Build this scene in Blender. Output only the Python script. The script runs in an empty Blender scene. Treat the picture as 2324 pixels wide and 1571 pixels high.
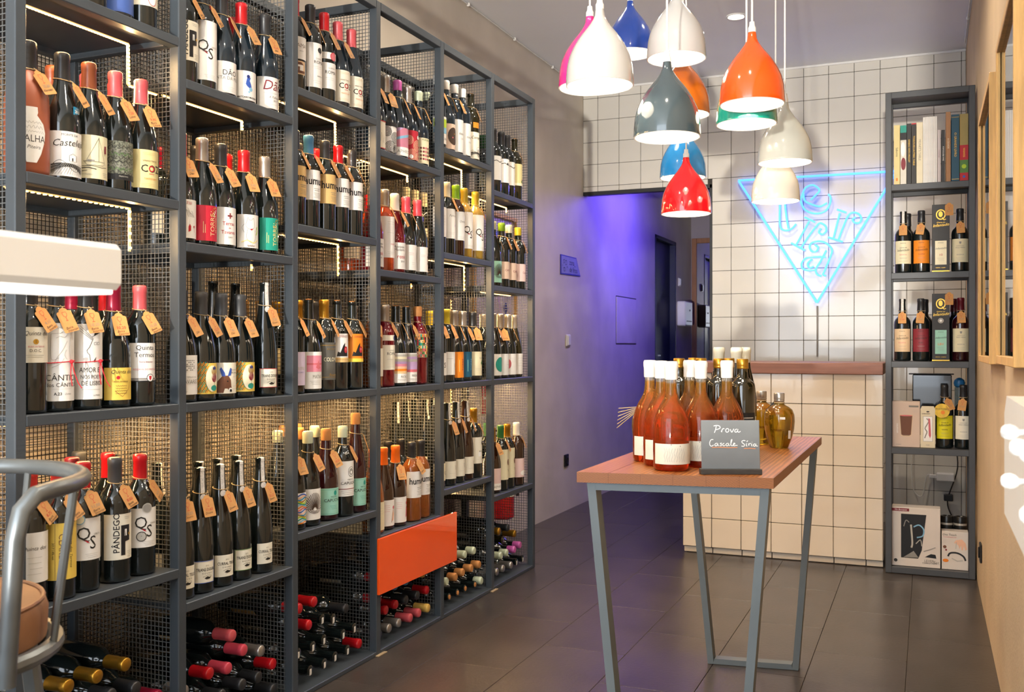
import bpy, bmesh, math, random
from mathutils import Vector, Matrix

random.seed(11)
S = bpy.context.scene
C = S.collection
R = math.radians
PI = math.pi

# ------------------------------------------------------------------ camera, world, lights, exposure
cam_d = bpy.data.cameras.new('camera')
cam = bpy.data.objects.new('camera', cam_d)
C.objects.link(cam)
cam.location = (0, 0, 1.087)
cam.rotation_euler = (R(90), 0, math.atan(943 / 2232))
cam_d.sensor_width = 36
cam_d.lens = 2232 / 2324 * 36
cam_d.clip_start = 0.02
cam_d.dof.use_dof = True
cam_d.dof.focus_distance = 3.3
cam_d.dof.aperture_fstop = 9
S.camera = cam

S.view_settings.view_transform = 'Standard'
S.view_settings.look = 'None'
S.view_settings.exposure = 0.0
S.view_settings.gamma = 1.0
S.view_settings.use_curve_mapping = False
S.cycles.use_denoising = True
S.cycles.use_adaptive_sampling = True
S.cycles.adaptive_threshold = 0.12
S.cycles.adaptive_min_samples = 16
S.cycles.max_bounces = 6
S.cycles.diffuse_bounces = 3
S.cycles.glossy_bounces = 3
S.cycles.transmission_bounces = 6
S.cycles.transparent_max_bounces = 8
S.cycles.sample_clamp_indirect = 6
S.cycles.caustics_reflective = False
S.cycles.caustics_refractive = False

W = bpy.data.worlds.new('street_daylight')
S.world = W
W.use_nodes = True
wb = W.node_tree.nodes['Background']
wb.inputs[0].default_value = (0.80, 0.89, 1.0, 1)
wb.inputs[1].default_value = 3.6


def lamp(name, kind, loc, energy, color=(1, 1, 1), rot=(0, 0, 0), **kw):
    d = bpy.data.lights.new(name, kind)
    d.energy = energy
    d.color = color
    for k, v in kw.items():
        setattr(d, k, v)
    o = bpy.data.objects.new(name, d)
    o.location = loc
    o.rotation_euler = rot
    C.objects.link(o)
    return o


def aim(o, target):
    d = Vector(target) - o.location
    o.rotation_euler = d.to_track_quat('-Z', 'Y').to_euler()


# low sun glancing up off the street, through the open shop front behind the camera
glint = lamp('low_sun_glint', 'SPOT', (0.38, -7.5, 0.28), 4200, (1.0, 0.93, 0.82), spot_size=R(34), spot_blend=0.15, shadow_soft_size=0.09)
aim(glint, (-1.0, 6.4, 2.0))
# daylight of the shop front (glazed over its whole width, behind the camera)
front = lamp('shop_front_daylight', 'AREA', (-0.98, -1.45, 1.55), 62, (0.86, 0.93, 1.0), shape='RECTANGLE', size=2.2, size_y=2.5)
aim(front, (-0.98, 6, 2.0))
# blue tube light in the corridor
blue = lamp('corridor_blue_light', 'AREA', (-1.45, 7.35, 2.30), 100, (0.13, 0.08, 1.0), shape='RECTANGLE', size=0.25, size_y=1.3)
aim(blue, (-2.15, 7.2, 1.5))


# ------------------------------------------------------------------ helpers
def lin(h):
    h = h.lstrip('#')
    out = []
    for i in (0, 2, 4):
        v = int(h[i:i + 2], 16) / 255
        out.append(v / 12.92 if v <= 0.04045 else ((v + 0.055) / 1.055) ** 2.4)
    return tuple(out)


MATS = {}


def M(name, hexc, rough=0.5, metal=0.0, var=0.06, scale=18.0, bump=0.0, bscale=60.0, emit=0.0, emit_c=None,
      trans=0.0, ior=1.45, coat=0.0, stretch=None, spec=None, alpha=None):
    """principled material whose colour (and relief) is broken up by procedural noise"""
    if name in MATS:
        return MATS[name]
    m = bpy.data.materials.new(name)
    m.use_nodes = True
    nt = m.node_tree
    b = nt.nodes['Principled BSDF']
    c = lin(hexc)
    b.inputs['Roughness'].default_value = rough
    b.inputs['Metallic'].default_value = metal
    b.inputs['IOR'].default_value = ior
    b.inputs['Transmission Weight'].default_value = trans
    b.inputs['Coat Weight'].default_value = coat
    if spec is not None:
        b.inputs['Specular IOR Level'].default_value = spec
    tc = nt.nodes.new('ShaderNodeTexCoord')
    mp = nt.nodes.new('ShaderNodeMapping')
    nt.links.new(tc.outputs['Object'], mp.inputs[0])
    if stretch:
        mp.inputs['Scale'].default_value = stretch
    nz = nt.nodes.new('ShaderNodeTexNoise')
    nz.inputs['Scale'].default_value = scale
    nz.inputs['Detail'].default_value = 2
    nt.links.new(mp.outputs[0], nz.inputs[0])
    cr = nt.nodes.new('ShaderNodeValToRGB')
    cr.color_ramp.elements[0].position = 0.3
    cr.color_ramp.elements[1].position = 0.72
    cr.color_ramp.elements[0].color = (*[max(0, x * (1 - var)) for x in c], 1)
    cr.color_ramp.elements[1].color = (*[min(1, x * (1 + var)) for x in c], 1)
    nt.links.new(nz.outputs['Fac'], cr.inputs[0])
    nt.links.new(cr.outputs[0], b.inputs['Base Color'])
    if bump:
        n2 = nt.nodes.new('ShaderNodeTexNoise')
        n2.inputs['Scale'].default_value = bscale
        n2.inputs['Detail'].default_value = 3
        nt.links.new(mp.outputs[0], n2.inputs[0])
        bp = nt.nodes.new('ShaderNodeBump')
        bp.inputs['Strength'].default_value = bump
        bp.inputs['Distance'].default_value = 0.004
        nt.links.new(n2.outputs['Fac'], bp.inputs['Height'])
        nt.links.new(bp.outputs[0], b.inputs['Normal'])
    if alpha is not None:
        b.inputs['Alpha'].default_value = alpha
    if emit:
        b.inputs['Emission Color'].default_value = (*(emit_c or c), 1)
        b.inputs['Emission Strength'].default_value = emit
    MATS[name] = m
    return m


class MB:
    """collects geometry, then links it as ONE mesh object"""

    def __init__(self):
        self.v, self.f, self.m = [], [], []

    def add(self, vs, fs, mi=0):
        o = len(self.v)
        self.v += [tuple(p) for p in vs]
        self.f += [tuple(i + o for i in f) for f in fs]
        self.m += [mi] * len(fs)
        return self

    def box(self, x0, x1, y0, y1, z0, z1, mi=0):
        vs = [(x, y, z) for x in (x0, x1) for y in (y0, y1) for z in (z0, z1)]
        return self.add(vs, [(0, 1, 3, 2), (4, 6, 7, 5), (0, 4, 5, 1), (2, 3, 7, 6), (0, 2, 6, 4), (1, 5, 7, 3)], mi)

    def cbox(self, x0, x1, y0, y1, z0, z1, b=0.002, mi=0):
        """box with chamfered edges"""
        if x0 > x1: x0, x1 = x1, x0
        if y0 > y1: y0, y1 = y1, y0
        if z0 > z1: z0, z1 = z1, z0
        b = min(b, (x1 - x0) * 0.45, (y1 - y0) * 0.45, (z1 - z0) * 0.45)
        ctr = Vector(((x0 + x1) / 2, (y0 + y1) / 2, (z0 + z1) / 2))
        h = Vector(((x1 - x0) / 2, (y1 - y0) / 2, (z1 - z0) / 2))
        vs, idx = [], {}
        for sx in (-1, 1):
            for sy in (-1, 1):
                for sz in (-1, 1):
                    for ax in range(3):
                        p = Vector((sx * h.x, sy * h.y, sz * h.z))
                        for k in range(3):
                            if k != ax:
                                p[k] -= (sx, sy, sz)[k] * b
                        idx[(sx, sy, sz, ax)] = len(vs)
                        vs.append(ctr + p)
        fs = []
        for ax in range(3):
            a1, a2 = [k for k in range(3) if k != ax]
            for s in (-1, 1):
                q = []
                for t1, t2 in ((-1, -1), (1, -1), (1, 1), (-1, 1)):
                    k = [0, 0, 0]
                    k[ax], k[a1], k[a2] = s, t1, t2
                    q.append(idx[(*k, ax)])
                flip = (s == 1) == (ax == 1)
                fs.append(tuple(reversed(q)) if flip else tuple(q))
        for ax in range(3):
            a1, a2 = [k for k in range(3) if k != ax]
            for t1 in (-1, 1):
                for t2 in (-1, 1):
                    q = []
                    for s, ww in ((-1, a1), (1, a1), (1, a2), (-1, a2)):
                        k = [0, 0, 0]
                        k[ax], k[a1], k[a2] = s, t1, t2
                        q.append(idx[(*k, ww)])
                    fs.append(tuple(q))
        for sx in (-1, 1):
            for sy in (-1, 1):
                for sz in (-1, 1):
                    fs.append(tuple(idx[(sx, sy, sz, a)] for a in range(3)))
        return self.add(vs, fs, mi)

    def lathe(self, prof, seg=20, mi=0, M4=None):
        """prof: [(z, r)] revolved about z; ends closed when r == 0"""
        vs, fs, rings = [], [], []
        for z, r in prof:
            if r <= 1e-6:
                rings.append([len(vs)])
                vs.append((0, 0, z))
            else:
                rings.append(list(range(len(vs), len(vs) + seg)))
                vs += [(r * math.cos(2 * PI * k / seg), r * math.sin(2 * PI * k / seg), z) for k in range(seg)]
        for a, b in zip(rings, rings[1:]):
            for k in range(seg):
                n = (k + 1) % seg
                if len(a) == 1 and len(b) == 1:
                    continue
                if len(a) == 1:
                    fs.append((a[0], b[n], b[k]))
                elif len(b) == 1:
                    fs.append((a[k], a[n], b[0]))
                else:
                    fs.append((a[k], a[n], b[n], b[k]))
        if M4 is not None:
            vs = [M4 @ Vector(p) for p in vs]
        return self.add(vs, fs, mi)

    def tube(self, pts, r, seg=8, mi=0, closed=False):
        pts = [Vector(p) for p in pts]
        n = len(pts)
        rr = r if isinstance(r, (list, tuple)) else [r] * n
        vs, fs = [], []
        up = None
        for i, p in enumerate(pts):
            if closed:
                t = (pts[(i + 1) % n] - pts[i - 1]).normalized()
            else:
                t = (pts[min(i + 1, n - 1)] - pts[max(i - 1, 0)]).normalized()
            if up is None:
                up = Vector((0, 0, 1)) if abs(t.z) < 0.9 else Vector((1, 0, 0))
            s = t.cross(up).normalized()
            up = s.cross(t).normalized()
            for k in range(seg):
                a = 2 * PI * k / seg
                vs.append(p + rr[i] * (math.cos(a) * s + math.sin(a) * up))
        for i in range(n if closed else n - 1):
            j = (i + 1) % n
            for k in range(seg):
                q = (k + 1) % seg
                fs.append((i * seg + k, i * seg + q, j * seg + q, j * seg + k))
        if not closed:
            fs.append(tuple(reversed(range(seg))))
            fs.append(tuple((n - 1) * seg + k for k in range(seg)))
        return self.add(vs, fs, mi)

    def prism(self, poly, h0, h1, axis='z', mi=0):
        """polygon extruded along an axis"""
        n = len(poly)

        def P(a, b, h):
            return {'z': (a, b, h), 'y': (a, h, b), 'x': (h, a, b)}[axis]
        vs = [P(a, b, h0) for a, b in poly] + [P(a, b, h1) for a, b in poly]
        fs = [tuple(reversed(range(n))), tuple(range(n, 2 * n))]
        fs += [(k, (k + 1) % n, n + (k + 1) % n, n + k) for k in range(n)]
        return self.add(vs, fs, mi)

    def mesh(self, name, smooth=True, angle=35):
        me = bpy.data.meshes.new(name)
        me.from_pydata(self.v, [], self.f)
        if any(self.m):
            me.polygons.foreach_set('material_index', self.m)
        if smooth:
            bm = bmesh.new()
            bm.from_mesh(me)
            bmesh.ops.recalc_face_normals(bm, faces=bm.faces)
            bm.to_mesh(me)
            bm.free()
            me.polygons.foreach_set('use_smooth', [True] * len(me.polygons))
            me.set_sharp_from_angle(angle=R(angle))
        me.update()
        return me

    def build(self, name, mats, parent=None, smooth=True, angle=35, loc=(0, 0, 0), rot=(0, 0, 0)):
        me = self.mesh(name, smooth, angle)
        for m in (mats if isinstance(mats, (list, tuple)) else [mats]):
            me.materials.append(m)
        return link(name, me, parent, loc, rot)


def link(name, me, parent=None, loc=(0, 0, 0), rot=(0, 0, 0)):
    o = bpy.data.objects.new(name, me)
    C.objects.link(o)
    o.location = loc
    o.rotation_euler = rot
    if parent is not None:
        o.parent = parent
    return o


def shared(name, me, mat, parent=None, loc=(0, 0, 0), rot=(0, 0, 0)):
    """object that shares mesh data but carries its own material"""
    if not me.materials:
        me.materials.append(None)
    o = link(name, me, parent, loc, rot)
    o.material_slots[0].link = 'OBJECT'
    o.material_slots[0].material = mat
    return o


def tag(o, label=None, cat=None, group=None, kind=None):
    if label: o['label'] = label
    if cat: o['category'] = cat
    if group: o['group'] = group
    if kind: o['kind'] = kind
    return o


def thing(name, label, cat, loc=(0, 0, 0), rotz=0.0, group=None):
    o = bpy.data.objects.new(name, None)
    o.empty_display_size = 0.05
    C.objects.link(o)
    o.location = loc
    o.rotation_euler = (0, 0, rotz)
    return tag(o, label, cat, group)


# ---- flat lettering and marks, laid on a plane or wrapped round a bottle
_txt = {}


def text_geo(s, size, shear=0.0, bold=0.0):
    k = (s, shear, bold)
    if k not in _txt:
        cu = bpy.data.curves.new('lettering', 'FONT')
        cu.body = s
        cu.align_x = 'CENTER'
        cu.align_y = 'CENTER'
        cu.shear = shear
        cu.offset = bold
        cu.resolution_u = 2
        ob = bpy.data.objects.new('lettering', cu)
        C.objects.link(ob)
        bpy.context.view_layer.update()
        dg = bpy.context.evaluated_depsgraph_get()
        me = ob.evaluated_get(dg).to_mesh()
        vs = [(v.co.x, v.co.y) for v in me.vertices]
        fs = [tuple(p.vertices) for p in me.polygons]
        bpy.data.objects.remove(ob)
        bpy.data.curves.remove(cu)
        _txt[k] = (vs, fs)
    vs, fs = _txt[k]
    return [(x * size, y * size) for x, y in vs], fs


def T(s, u, v, size, c='ink', rot=0, sh=0.0, b=0.0, sx=1.0):
    return ('t', s, u, v, size, c, rot, sh, b, sx)


def RC(u0, v0, u1, v1, c):
    return ('r', u0, v0, u1, v1, c)


def D(u, v, r, c, ry=None):
    return ('d', u, v, r, c, ry or r)


def PL(pts, w, c='ink'):
    return ('l', pts, w, c)


def PG(pts, c):
    return ('g', pts, c)


def op_geo(op):
    """2-D vertices, faces, colour of one mark"""
    k = op[0]
    if k == 't':
        _, s, u, v, size, c, rot, sh, b, sx = op
        vs, fs = text_geo(s, size, sh, b)
        ca, sa = math.cos(R(rot)), math.sin(R(rot))
        return [(u + x * sx * ca - y * sa, v + x * sx * sa + y * ca) for x, y in vs], fs, c
    if k == 'r':
        _, u0, v0, u1, v1, c = op
        return [(u0, v0), (u1, v0), (u1, v1), (u0, v1)], [(0, 1, 2, 3)], c
    if k == 'd':
        _, u, v, r, c, ry = op
        n = 18
        return [(u + r * math.cos(2 * PI * i / n), v + ry * math.sin(2 * PI * i / n)) for i in range(n)], [tuple(range(n))], c
    if k == 'g':
        return list(op[1]), [tuple(range(len(op[1])))], op[2]
    _, pts, w, c = op
    vs, fs = [], []
    n = len(pts)
    for i, (x, y) in enumerate(pts):
        a, b = pts[max(i - 1, 0)], pts[min(i + 1, n - 1)]
        dx, dy = b[0] - a[0], b[1] - a[1]
        L = math.hypot(dx, dy) or 1
        nx, ny = -dy / L * w / 2, dx / L * w / 2
        vs += [(x + nx, y + ny), (x - nx, y - ny)]
    for i in range(n - 1):
        fs.append((2 * i, 2 * i + 1, 2 * i + 3, 2 * i + 2))
    return vs, fs, c


INK = {'ink': '#26241f', 'grey': '#7d7a72', 'lgrey': '#b3b0a8', 'red': '#b3202a', 'white': '#f0efeb', 'cream': '#e9e2c4',
       'gold': '#c49a3e', 'blue': '#3455a8', 'navy': '#1d2b6b', 'cyan': '#1f7fa8', 'teal': '#1f8f80', 'mint': '#9ad0bd',
       'orange': '#e2801f', 'yellow': '#ecd04f', 'pale': '#e8d98e', 'pink': '#d9879b', 'rose': '#c9656f', 'green': '#4f7a3a',
       'lime': '#a9c72c', 'brown': '#6b4430', 'dbrown': '#3b2a20', 'lilac': '#b79ac4', 'black': '#17171a', 'sand': '#d9b98a',
       'tan': '#d2b076', 'sky': '#7fb2d1', 'maroon': '#7c2630', 'wine': '#7a1f35', 'peach': '#e7b79a', 'ash': '#8e8b86'}


def ink(c):
    return M('print_' + c, INK[c], 0.55 if c != 'gold' else 0.3, 0.0 if c != 'gold' else 0.7, 0.03, 40)


def print_mesh(name, ops, mapper, parent, slice_w=None, bend=False):
    """all marks of one label as one mesh, one slot per colour"""
    cols, mb = [], MB()
    for i, op in enumerate(ops):
        vs, fs, c = op_geo(op)
        if not vs:
            continue
        if c not in cols:
            cols.append(c)
        if slice_w:
            us = [p[0] for p in vs]
            if max(us) - min(us) > slice_w * 1.3:
                bm = bmesh.new()
                bv = [bm.verts.new((x, y, 0)) for x, y in vs]
                for f in fs:
                    try:
                        bm.faces.new([bv[j] for j in f])
                    except ValueError:
                        pass
                x = min(us) + slice_w
                while x < max(us):
                    bmesh.ops.bisect_plane(bm, geom=bm.verts[:] + bm.edges[:] + bm.faces[:], plane_co=(x, 0, 0), plane_no=(1, 0, 0))
                    x += slice_w
                bm.verts.index_update()
                vs = [(q.co.x, q.co.y) for q in bm.verts]
                fs = [tuple(q.index for q in f.verts) for f in bm.faces]
                bm.free()
        mb.add([mapper(u, v, i * min(1.0, 24 / len(ops))) for u, v in vs], fs, cols.index(c))
    if not mb.v:
        return None
    return mb.build(name, [ink(c) for c in cols], parent, smooth=False)


def wrap(r, bow=0.0):
    def f(u, v, i):
        a = u / r
        rr = r + 0.0005 + 0.00007 * i
        return (rr * math.cos(a), rr * math.sin(a), v)
    return f


def flat(i0=0.0005):
    return lambda u, v, i: (u, v, i0 + 0.00005 * i)


# ------------------------------------------------------------------ materials of the place
m_steel = M('slate_grey_painted_steel', '#434a51', 0.42, 0.25, 0.05, 9, 0.05, 300)
m_wire = M('grey_wire', '#6d7174', 0.45, 0.4, 0.08, 30)
m_plaster = M('grey_beige_plaster', '#d0c7b9', 0.62, 0, 0.09, 3.2, 0.25, 25)
m_plaster_r = M('warm_beige_plaster', '#c2a988', 0.7, 0, 0.07, 4, 0.35, 90)
m_ceil = M('white_ceiling_paint', '#eceef0', 0.75, 0, 0.02, 2)
m_grout = M('dark_grout', '#3a3733', 0.8, 0, 0.15, 60)
m_tile = M('white_glazed_tile', '#d6d2c9', 0.10, 0, 0.025, 5, 0.02, 14, coat=0.3)
m_tile_c = M('cream_glazed_tile', '#dccdb6', 0.13, 0, 0.03, 5, 0.02, 14, coat=0.3)
m_floor = M('dark_vinyl_floor', '#413a35', 0.30, 0, 0.16, 5, 0.12, 70)
m_seam = M('floor_seam', '#2b2725', 0.7)
m_black = M('black_frame_paint', '#1f1f22', 0.45)
m_unit = M('charcoal_painted_steel', '#46484b', 0.45, 0.2, 0.06, 8)
m_oak = M('light_oak', '#cda262', 0.5, 0, 0.16, 6, 0.15, 40, stretch=(14, 14, 1.2))
m_twine = M('jute_twine', '#b39b74', 0.9, 0, 0.15, 90)
m_kraft = M('kraft_card', '#c08c54', 0.8, 0, 0.07, 60)
m_white = M('white_lacquer', '#e9e8e5', 0.28, 0, 0.015, 6)
m_chrome = M('brushed_metal', '#a9adad', 0.33, 0.85, 0.1, 20, 0.05, 80)

# ------------------------------------------------------------------ the room
XL, XR, YB, HC = -2.2, 0.212, 6.48, 2.865
OPX, OPZ = -1.318, 2.14           # corridor opening in the tiled wall
Y0, YE = -1.5, 9.86               # shop front, far end of the corridor

fl = MB().box(XL - 0.12, XR + 0.12, Y0, YE + 0.1, -0.12, -0.004).build('floor', m_seam)
tag(fl, kind='structure')
tw, tl = 0.305, 0.61
ftm = MB().cbox(-tw / 2 + .0007, tw / 2 - .0007, -tl / 2 + .0007, tl / 2 - .0007, -0.004, 0.0, 0.0009).mesh('floor_tile')
ftm.materials.append(m_floor)
i = 0
x = XL + tw / 2
while x < XR + tw * 0.45:
    y = 0.9 - (tl / 2 if i % 2 else 0)
    while y < YE:
        if x - tw / 2 < XR and not (x > OPX + 0.1 and y > YB + .2):
            link('floor_tile', ftm, fl, (x, y, 0))
        y += tl
    x += tw
    i += 1

ce = MB().box(XL - 0.12, XR + 0.12, Y0, YB + 0.12, HC, HC + 0.1).build('ceiling', m_ceil)
tag(ce, kind='structure')
wl = MB().box(XL - 0.12, XL, Y0, 8.44, -.1, HC + .05).box(XL - 0.12, XL, 9.19, YE, -.1, HC).box(XL - 0.12, XL, 8.44, 9.19, 2.06, HC) \
    .build('wall_left', m_plaster, smooth=False)
tag(wl, kind='structure')
tag(MB().box(XL - .12, XR + .12, Y0 - .1, Y0, -.1, .63).build('wall_glint_stop', m_plaster, smooth=False), kind='structure')  # unseen sill added to keep the low glint off table and counter
wr = MB().box(XR, XR + 0.12, Y0, YB + .12, -.1, HC + .05).build('wall_right', m_plaster_r, smooth=False)
tag(wr, kind='structure')

wb_ = MB().box(OPX, XR, YB, YB + .12, -.1, HC + .03).box(XL, OPX, YB, YB + .12, OPZ, HC + .03).build('wall_back', m_grout, smooth=False)
tag(wb_, kind='structure')
P = 0.1521
tilem = MB().cbox(-P / 2 + .0013, P / 2 - .0013, -.006, 0.001, -P / 2 + .0013, P / 2 - .0013, 0.0016).mesh('tile')
tilem.materials.append(m_tile)


def cut_tile(x0, x1, z0, z1, y, parent, mat, name='tile'):
    return MB().cbox(x0 + .0013, x1 - .0013, -.006, .001, z0 + .0013, z1 - .0013, .0016).build(name, mat, parent, loc=(0, y, 0))


col0 = -2.094
for ci in range(-1, 17):
    xa = max(col0 + ci * P, XL)
    xb = min(col0 + (ci + 1) * P, XR)
    if xb - xa < 0.015:
        continue
    for ri in range(-1, 19):
        zb = 2.7966 - ri * P
        za = max(zb - P, 0.0)
        zb = min(zb, HC - 0.012)
        if xb <= OPX + .02:
            if zb < OPZ + .02:
                continue
            za = max(za, OPZ + 0.012)
        elif xa < OPX:
            if za < OPZ:
                xa2 = OPX + 0.012
                if zb - za > .02 and xb - xa2 > .01:
                    cut_tile(xa2, xb, za, zb, YB, wb_, m_tile)
                continue
        if zb - za < 0.02:
            continue
        if za < 0.60 and xb < -0.25:
            continue                      # behind the counter
        if abs(xb - xa - P) < 1e-4 and abs(zb - za - P) < 1e-4:
            t = link('tile', tilem, wb_, ((xa + xb) / 2, YB, (za + zb) / 2),
                     (random.gauss(0, .0022), 0, random.gauss(0, .0022)))
        else:
            cut_tile(xa, xb, za, zb, YB, wb_, m_tile)

tr = MB().cbox(XL, OPX + .012, YB - .008, YB + .03, OPZ - .012, OPZ + .012, .001).cbox(OPX - .004, OPX + .013, YB - .008, YB + .03, 0, OPZ + .012, .001) \
    .build('trim_1', m_black)
tag(tr, kind='structure')
tr2 = MB().cbox(XL, XR, YB - .012, YB, HC - .014, HC, .003).build('trim_2', m_white)
tag(tr2, kind='structure')

# corridor shell
m_corr = M('corridor_paint', '#8f8794', 0.6, 0, 0.05, 5)
tag(MB().box(OPX, OPX + .1, YB + .12, YE, -.1, 2.5).build('wall_corridor_right', m_corr, smooth=False), kind='structure')
tag(MB().box(XL - .8, OPX + .1, YE, YE + .1, -.1, 2.5).build('wall_corridor_end', m_corr, smooth=False), kind='structure')
tag(MB().box(XL, OPX + .1, YB + .12, YE, 2.40, 2.5).build('ceiling_corridor', m_ceil, smooth=False), kind='structure')
m_navy = M('dark_blue_door_paint', '#06123f', 0.5, 0, 0.06, 6)
dr = MB().cbox(XL - .09, XL - .05, 8.46, 9.17, 0.005, 2.04, .004).build('door_1', m_navy)
tag(dr, kind='structure')
MB().tube([(XL - .05, 8.56, 1.0), (XL - .015, 8.56, 1.0), (XL - .015, 8.66, 1.0)], .009, 8).build('door_handle', m_chrome, dr)
MB().cbox(XL - .12, XL + .004, 8.425, 8.46, 0, 2.07, .003).cbox(XL - .12, XL + .004, 9.17, 9.2, 0, 2.07, .003).cbox(XL - .12, XL + .004, 8.425, 9.2, 2.04, 2.07, .003) \
    .build('door_frame', m_navy, dr)

mi = thing('wall_mirror', 'tall wood-framed mirror on the far end wall of the blue corridor', 'mirror', (0, YE, 0))
m_mirror = M('mirror_silver', '#c9ccd0', 0.02, 1.0, 0.01)
m_wood_d = M('brown_wood', '#8a5c40', 0.5, 0, 0.12, 8, stretch=(8, 8, 1))
MB().cbox(-2.14, -1.36, -.012, -.004, .25, 2.12, .001).build('glass', m_mirror, mi)
for n_, a in (('stile', (-2.19, -2.14, .2, 2.17)), ('stile', (-1.36, -1.325, .2, 2.17)), ('rail', (-2.14, -1.36, .2, .25)), ('rail', (-2.14, -1.36, 2.12, 2.17))):
    MB().cbox(a[0], a[1], -.025, -.002, a[2], a[3], .003).build(n_, m_wood_d, mi)

dp = thing('paper_dispenser', 'white paper towel dispenser on the corridor wall past the blue door', 'dispenser', (XL, 9.39, 1.28))
MB().cbox(.001, .085, -.15, .15, 0, .235, .01).build('housing', m_white, dp)
MB().cbox(.083, .089, -.10, .10, .04, .05, .002).build('paper_slot', m_black, dp)
MB().lathe([(0, 0), (0, .009), (.004, .009), (.004, 0)], 12, 0, Matrix.Translation((.085, .03, .15)) @ Matrix.Rotation(R(90), 4, 'Y')).build('lock', m_black, dp)


def wall_switch(name, label, cat, loc, body, key, socket=False):
    t = thing(name, label, cat, loc)
    MB().cbox(0, .009, -.04, .04, -.04, .04, .004).build('plate', body, t)
    if socket:
        MB().lathe([(0, 0), (0, .021), (.004, .024), (.006, .021), (.003, .018), (.003, 0)], 20, 0, Matrix.Translation((.008, 0, 0)) @ Matrix.Rotation(R(90), 4, 'Y')).build('socket_ring', key, t)
    else:
        MB().cbox(.008, .016, -.024, .024, -.032, .032, .003).build('rocker', key, t)
    return t


wall_switch('light_switch', 'white light switch on the left plaster wall before the corridor', 'switch', (XL, 6.154, 1.124), m_white, m_white)
wall_switch('light_switch', 'small light switch high above the paper dispenser in the corridor', 'switch', (XL, 9.33, 1.70), m_white, m_white)
wall_switch('wall_socket', 'black wall socket low on the left plaster wall', 'socket', (XL, 6.119, .332), m_black, m_black, True)
ws = wall_switch('wall_socket', 'black wall socket low on the beige right wall beside the shelf unit', 'socket', (XR, 4.62, .21), m_black, m_black, True)
ws.rotation_euler = (0, 0, PI)

# sign plate: skewed plate with blue rim
m_signblue = M('sign_blue', '#3a37b8', 0.4)
m_signface = M('sign_face', '#8f8fd0', 0.4)
sg = thing('wall_sign', 'small slanted blue-rimmed sign with small lettering on the left wall', 'sign', (XL, 6.2, 1.62))
MB().prism([(-.19, -.065), (.20, -.055), (.115, .064), (-.19, .064)], 0, .006, 'x').build('rim', m_signblue, sg, smooth=False)
MB().prism([(-.182, -.057), (.186, -.048), (.108, .057), (-.182, .057)], .005, .008, 'x').build('face', m_signface, sg, smooth=False)
mp_ = lambda u, v, i: (.0085 + .00005 * i, u, v)
print_mesh('lettering', [T('zona_', .03, .022, .052, 'navy'), T('de frios', .05, -.025, .052, 'navy'),
                         PL([(-.15, .03), (-.13, .035), (-.125, .015), (-.145, .01), (-.15, .03)], .005, 'navy'), PL([(-.11, .03), (-.085, .03), (-.085, .005), (-.11, .0), (-.11, .03)], .005, 'navy'),
                         PL([(-.145, -.02), (-.12, -.018), (-.118, -.04), (-.14, -.042), (-.145, -.02)], .005, 'navy'), D(-.075, -.012, .005, 'navy'), D(-.165, -.005, .004, 'navy')], mp_, sg)

# access hatch in the corridor wall
ht = thing('access_hatch', 'flush plaster access hatch low in the purple corridor wall', 'hatch', (XL, 7.534, 1.287))
MB().cbox(-.002, .004, -.275, .275, -.18, .18, .003).build('panel', m_plaster, ht)
MB().cbox(-.001, .0015, -.283, .283, -.188, .188, .001).build('shadow_gap', m_grout, ht)

# cables clipped along both ceiling edges
m_cable = M('white_cable', '#dcdcd8', 0.5)
for nm, xx, lab in (('ceiling_cable', XL + .012, 'thin white cable clipped along the ceiling edge of the left wall'),
                    ('ceiling_cable', XR - .012, 'thin white cable clipped along the ceiling edge of the right wall')):
    t = thing(nm, lab, 'cable', (xx, 0, HC - .012))
    MB().tube([(0, y * .5 + .3, random.gauss(0, .0015)) for y in range(0, 13)], .004, 6).build('wire', m_cable, t)
    for y in [1.5 + k * .62 for k in range(8)]:
        MB().cbox(-.008, .008, y - .006, y + .006, -.008, .010, .003).build('clip', m_white, t)

# recessed ceiling downlights: the first is real, the rest added to brighten the room
m_glow = M('warm_lamp_glow', '#fff4dc', 0.5, emit=9.0, emit_c=(1, .9, .72))
dl = MB().lathe([(0, .052), (-.006, .052), (-.007, .045), (0, .040)], 24).mesh('trim_ring')
dg_ = MB().lathe([(-.001, 0), (-.001, .041)], 24).mesh('lens')
for k, (x, y) in enumerate([(-.42, 3.72), (-.42, 1.6), (-1.45, 1.6), (-1.45, 3.72), (-.95, 5.35)]):
    t = thing('downlight_or_fill', ['round recessed ceiling downlight near the pendant lamps, at the top edge', 'added ceiling fill light over the table front, above the frame',
              'added ceiling fill light before the rack, above the frame', 'added ceiling fill light by the middle of the wine rack', 'added ceiling fill light in front of the tiled counter'][k], 'downlight', (x, y, HC))
    shared('trim_ring', dl, m_white, t)
    shared('lens', dg_, m_glow, t)
    l = lamp('downlight_or_fill_lamp', 'AREA', (x, y, HC - .012), 14, (1, .86, .68), shape='DISK', size=.08, spread=R(150))

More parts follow.
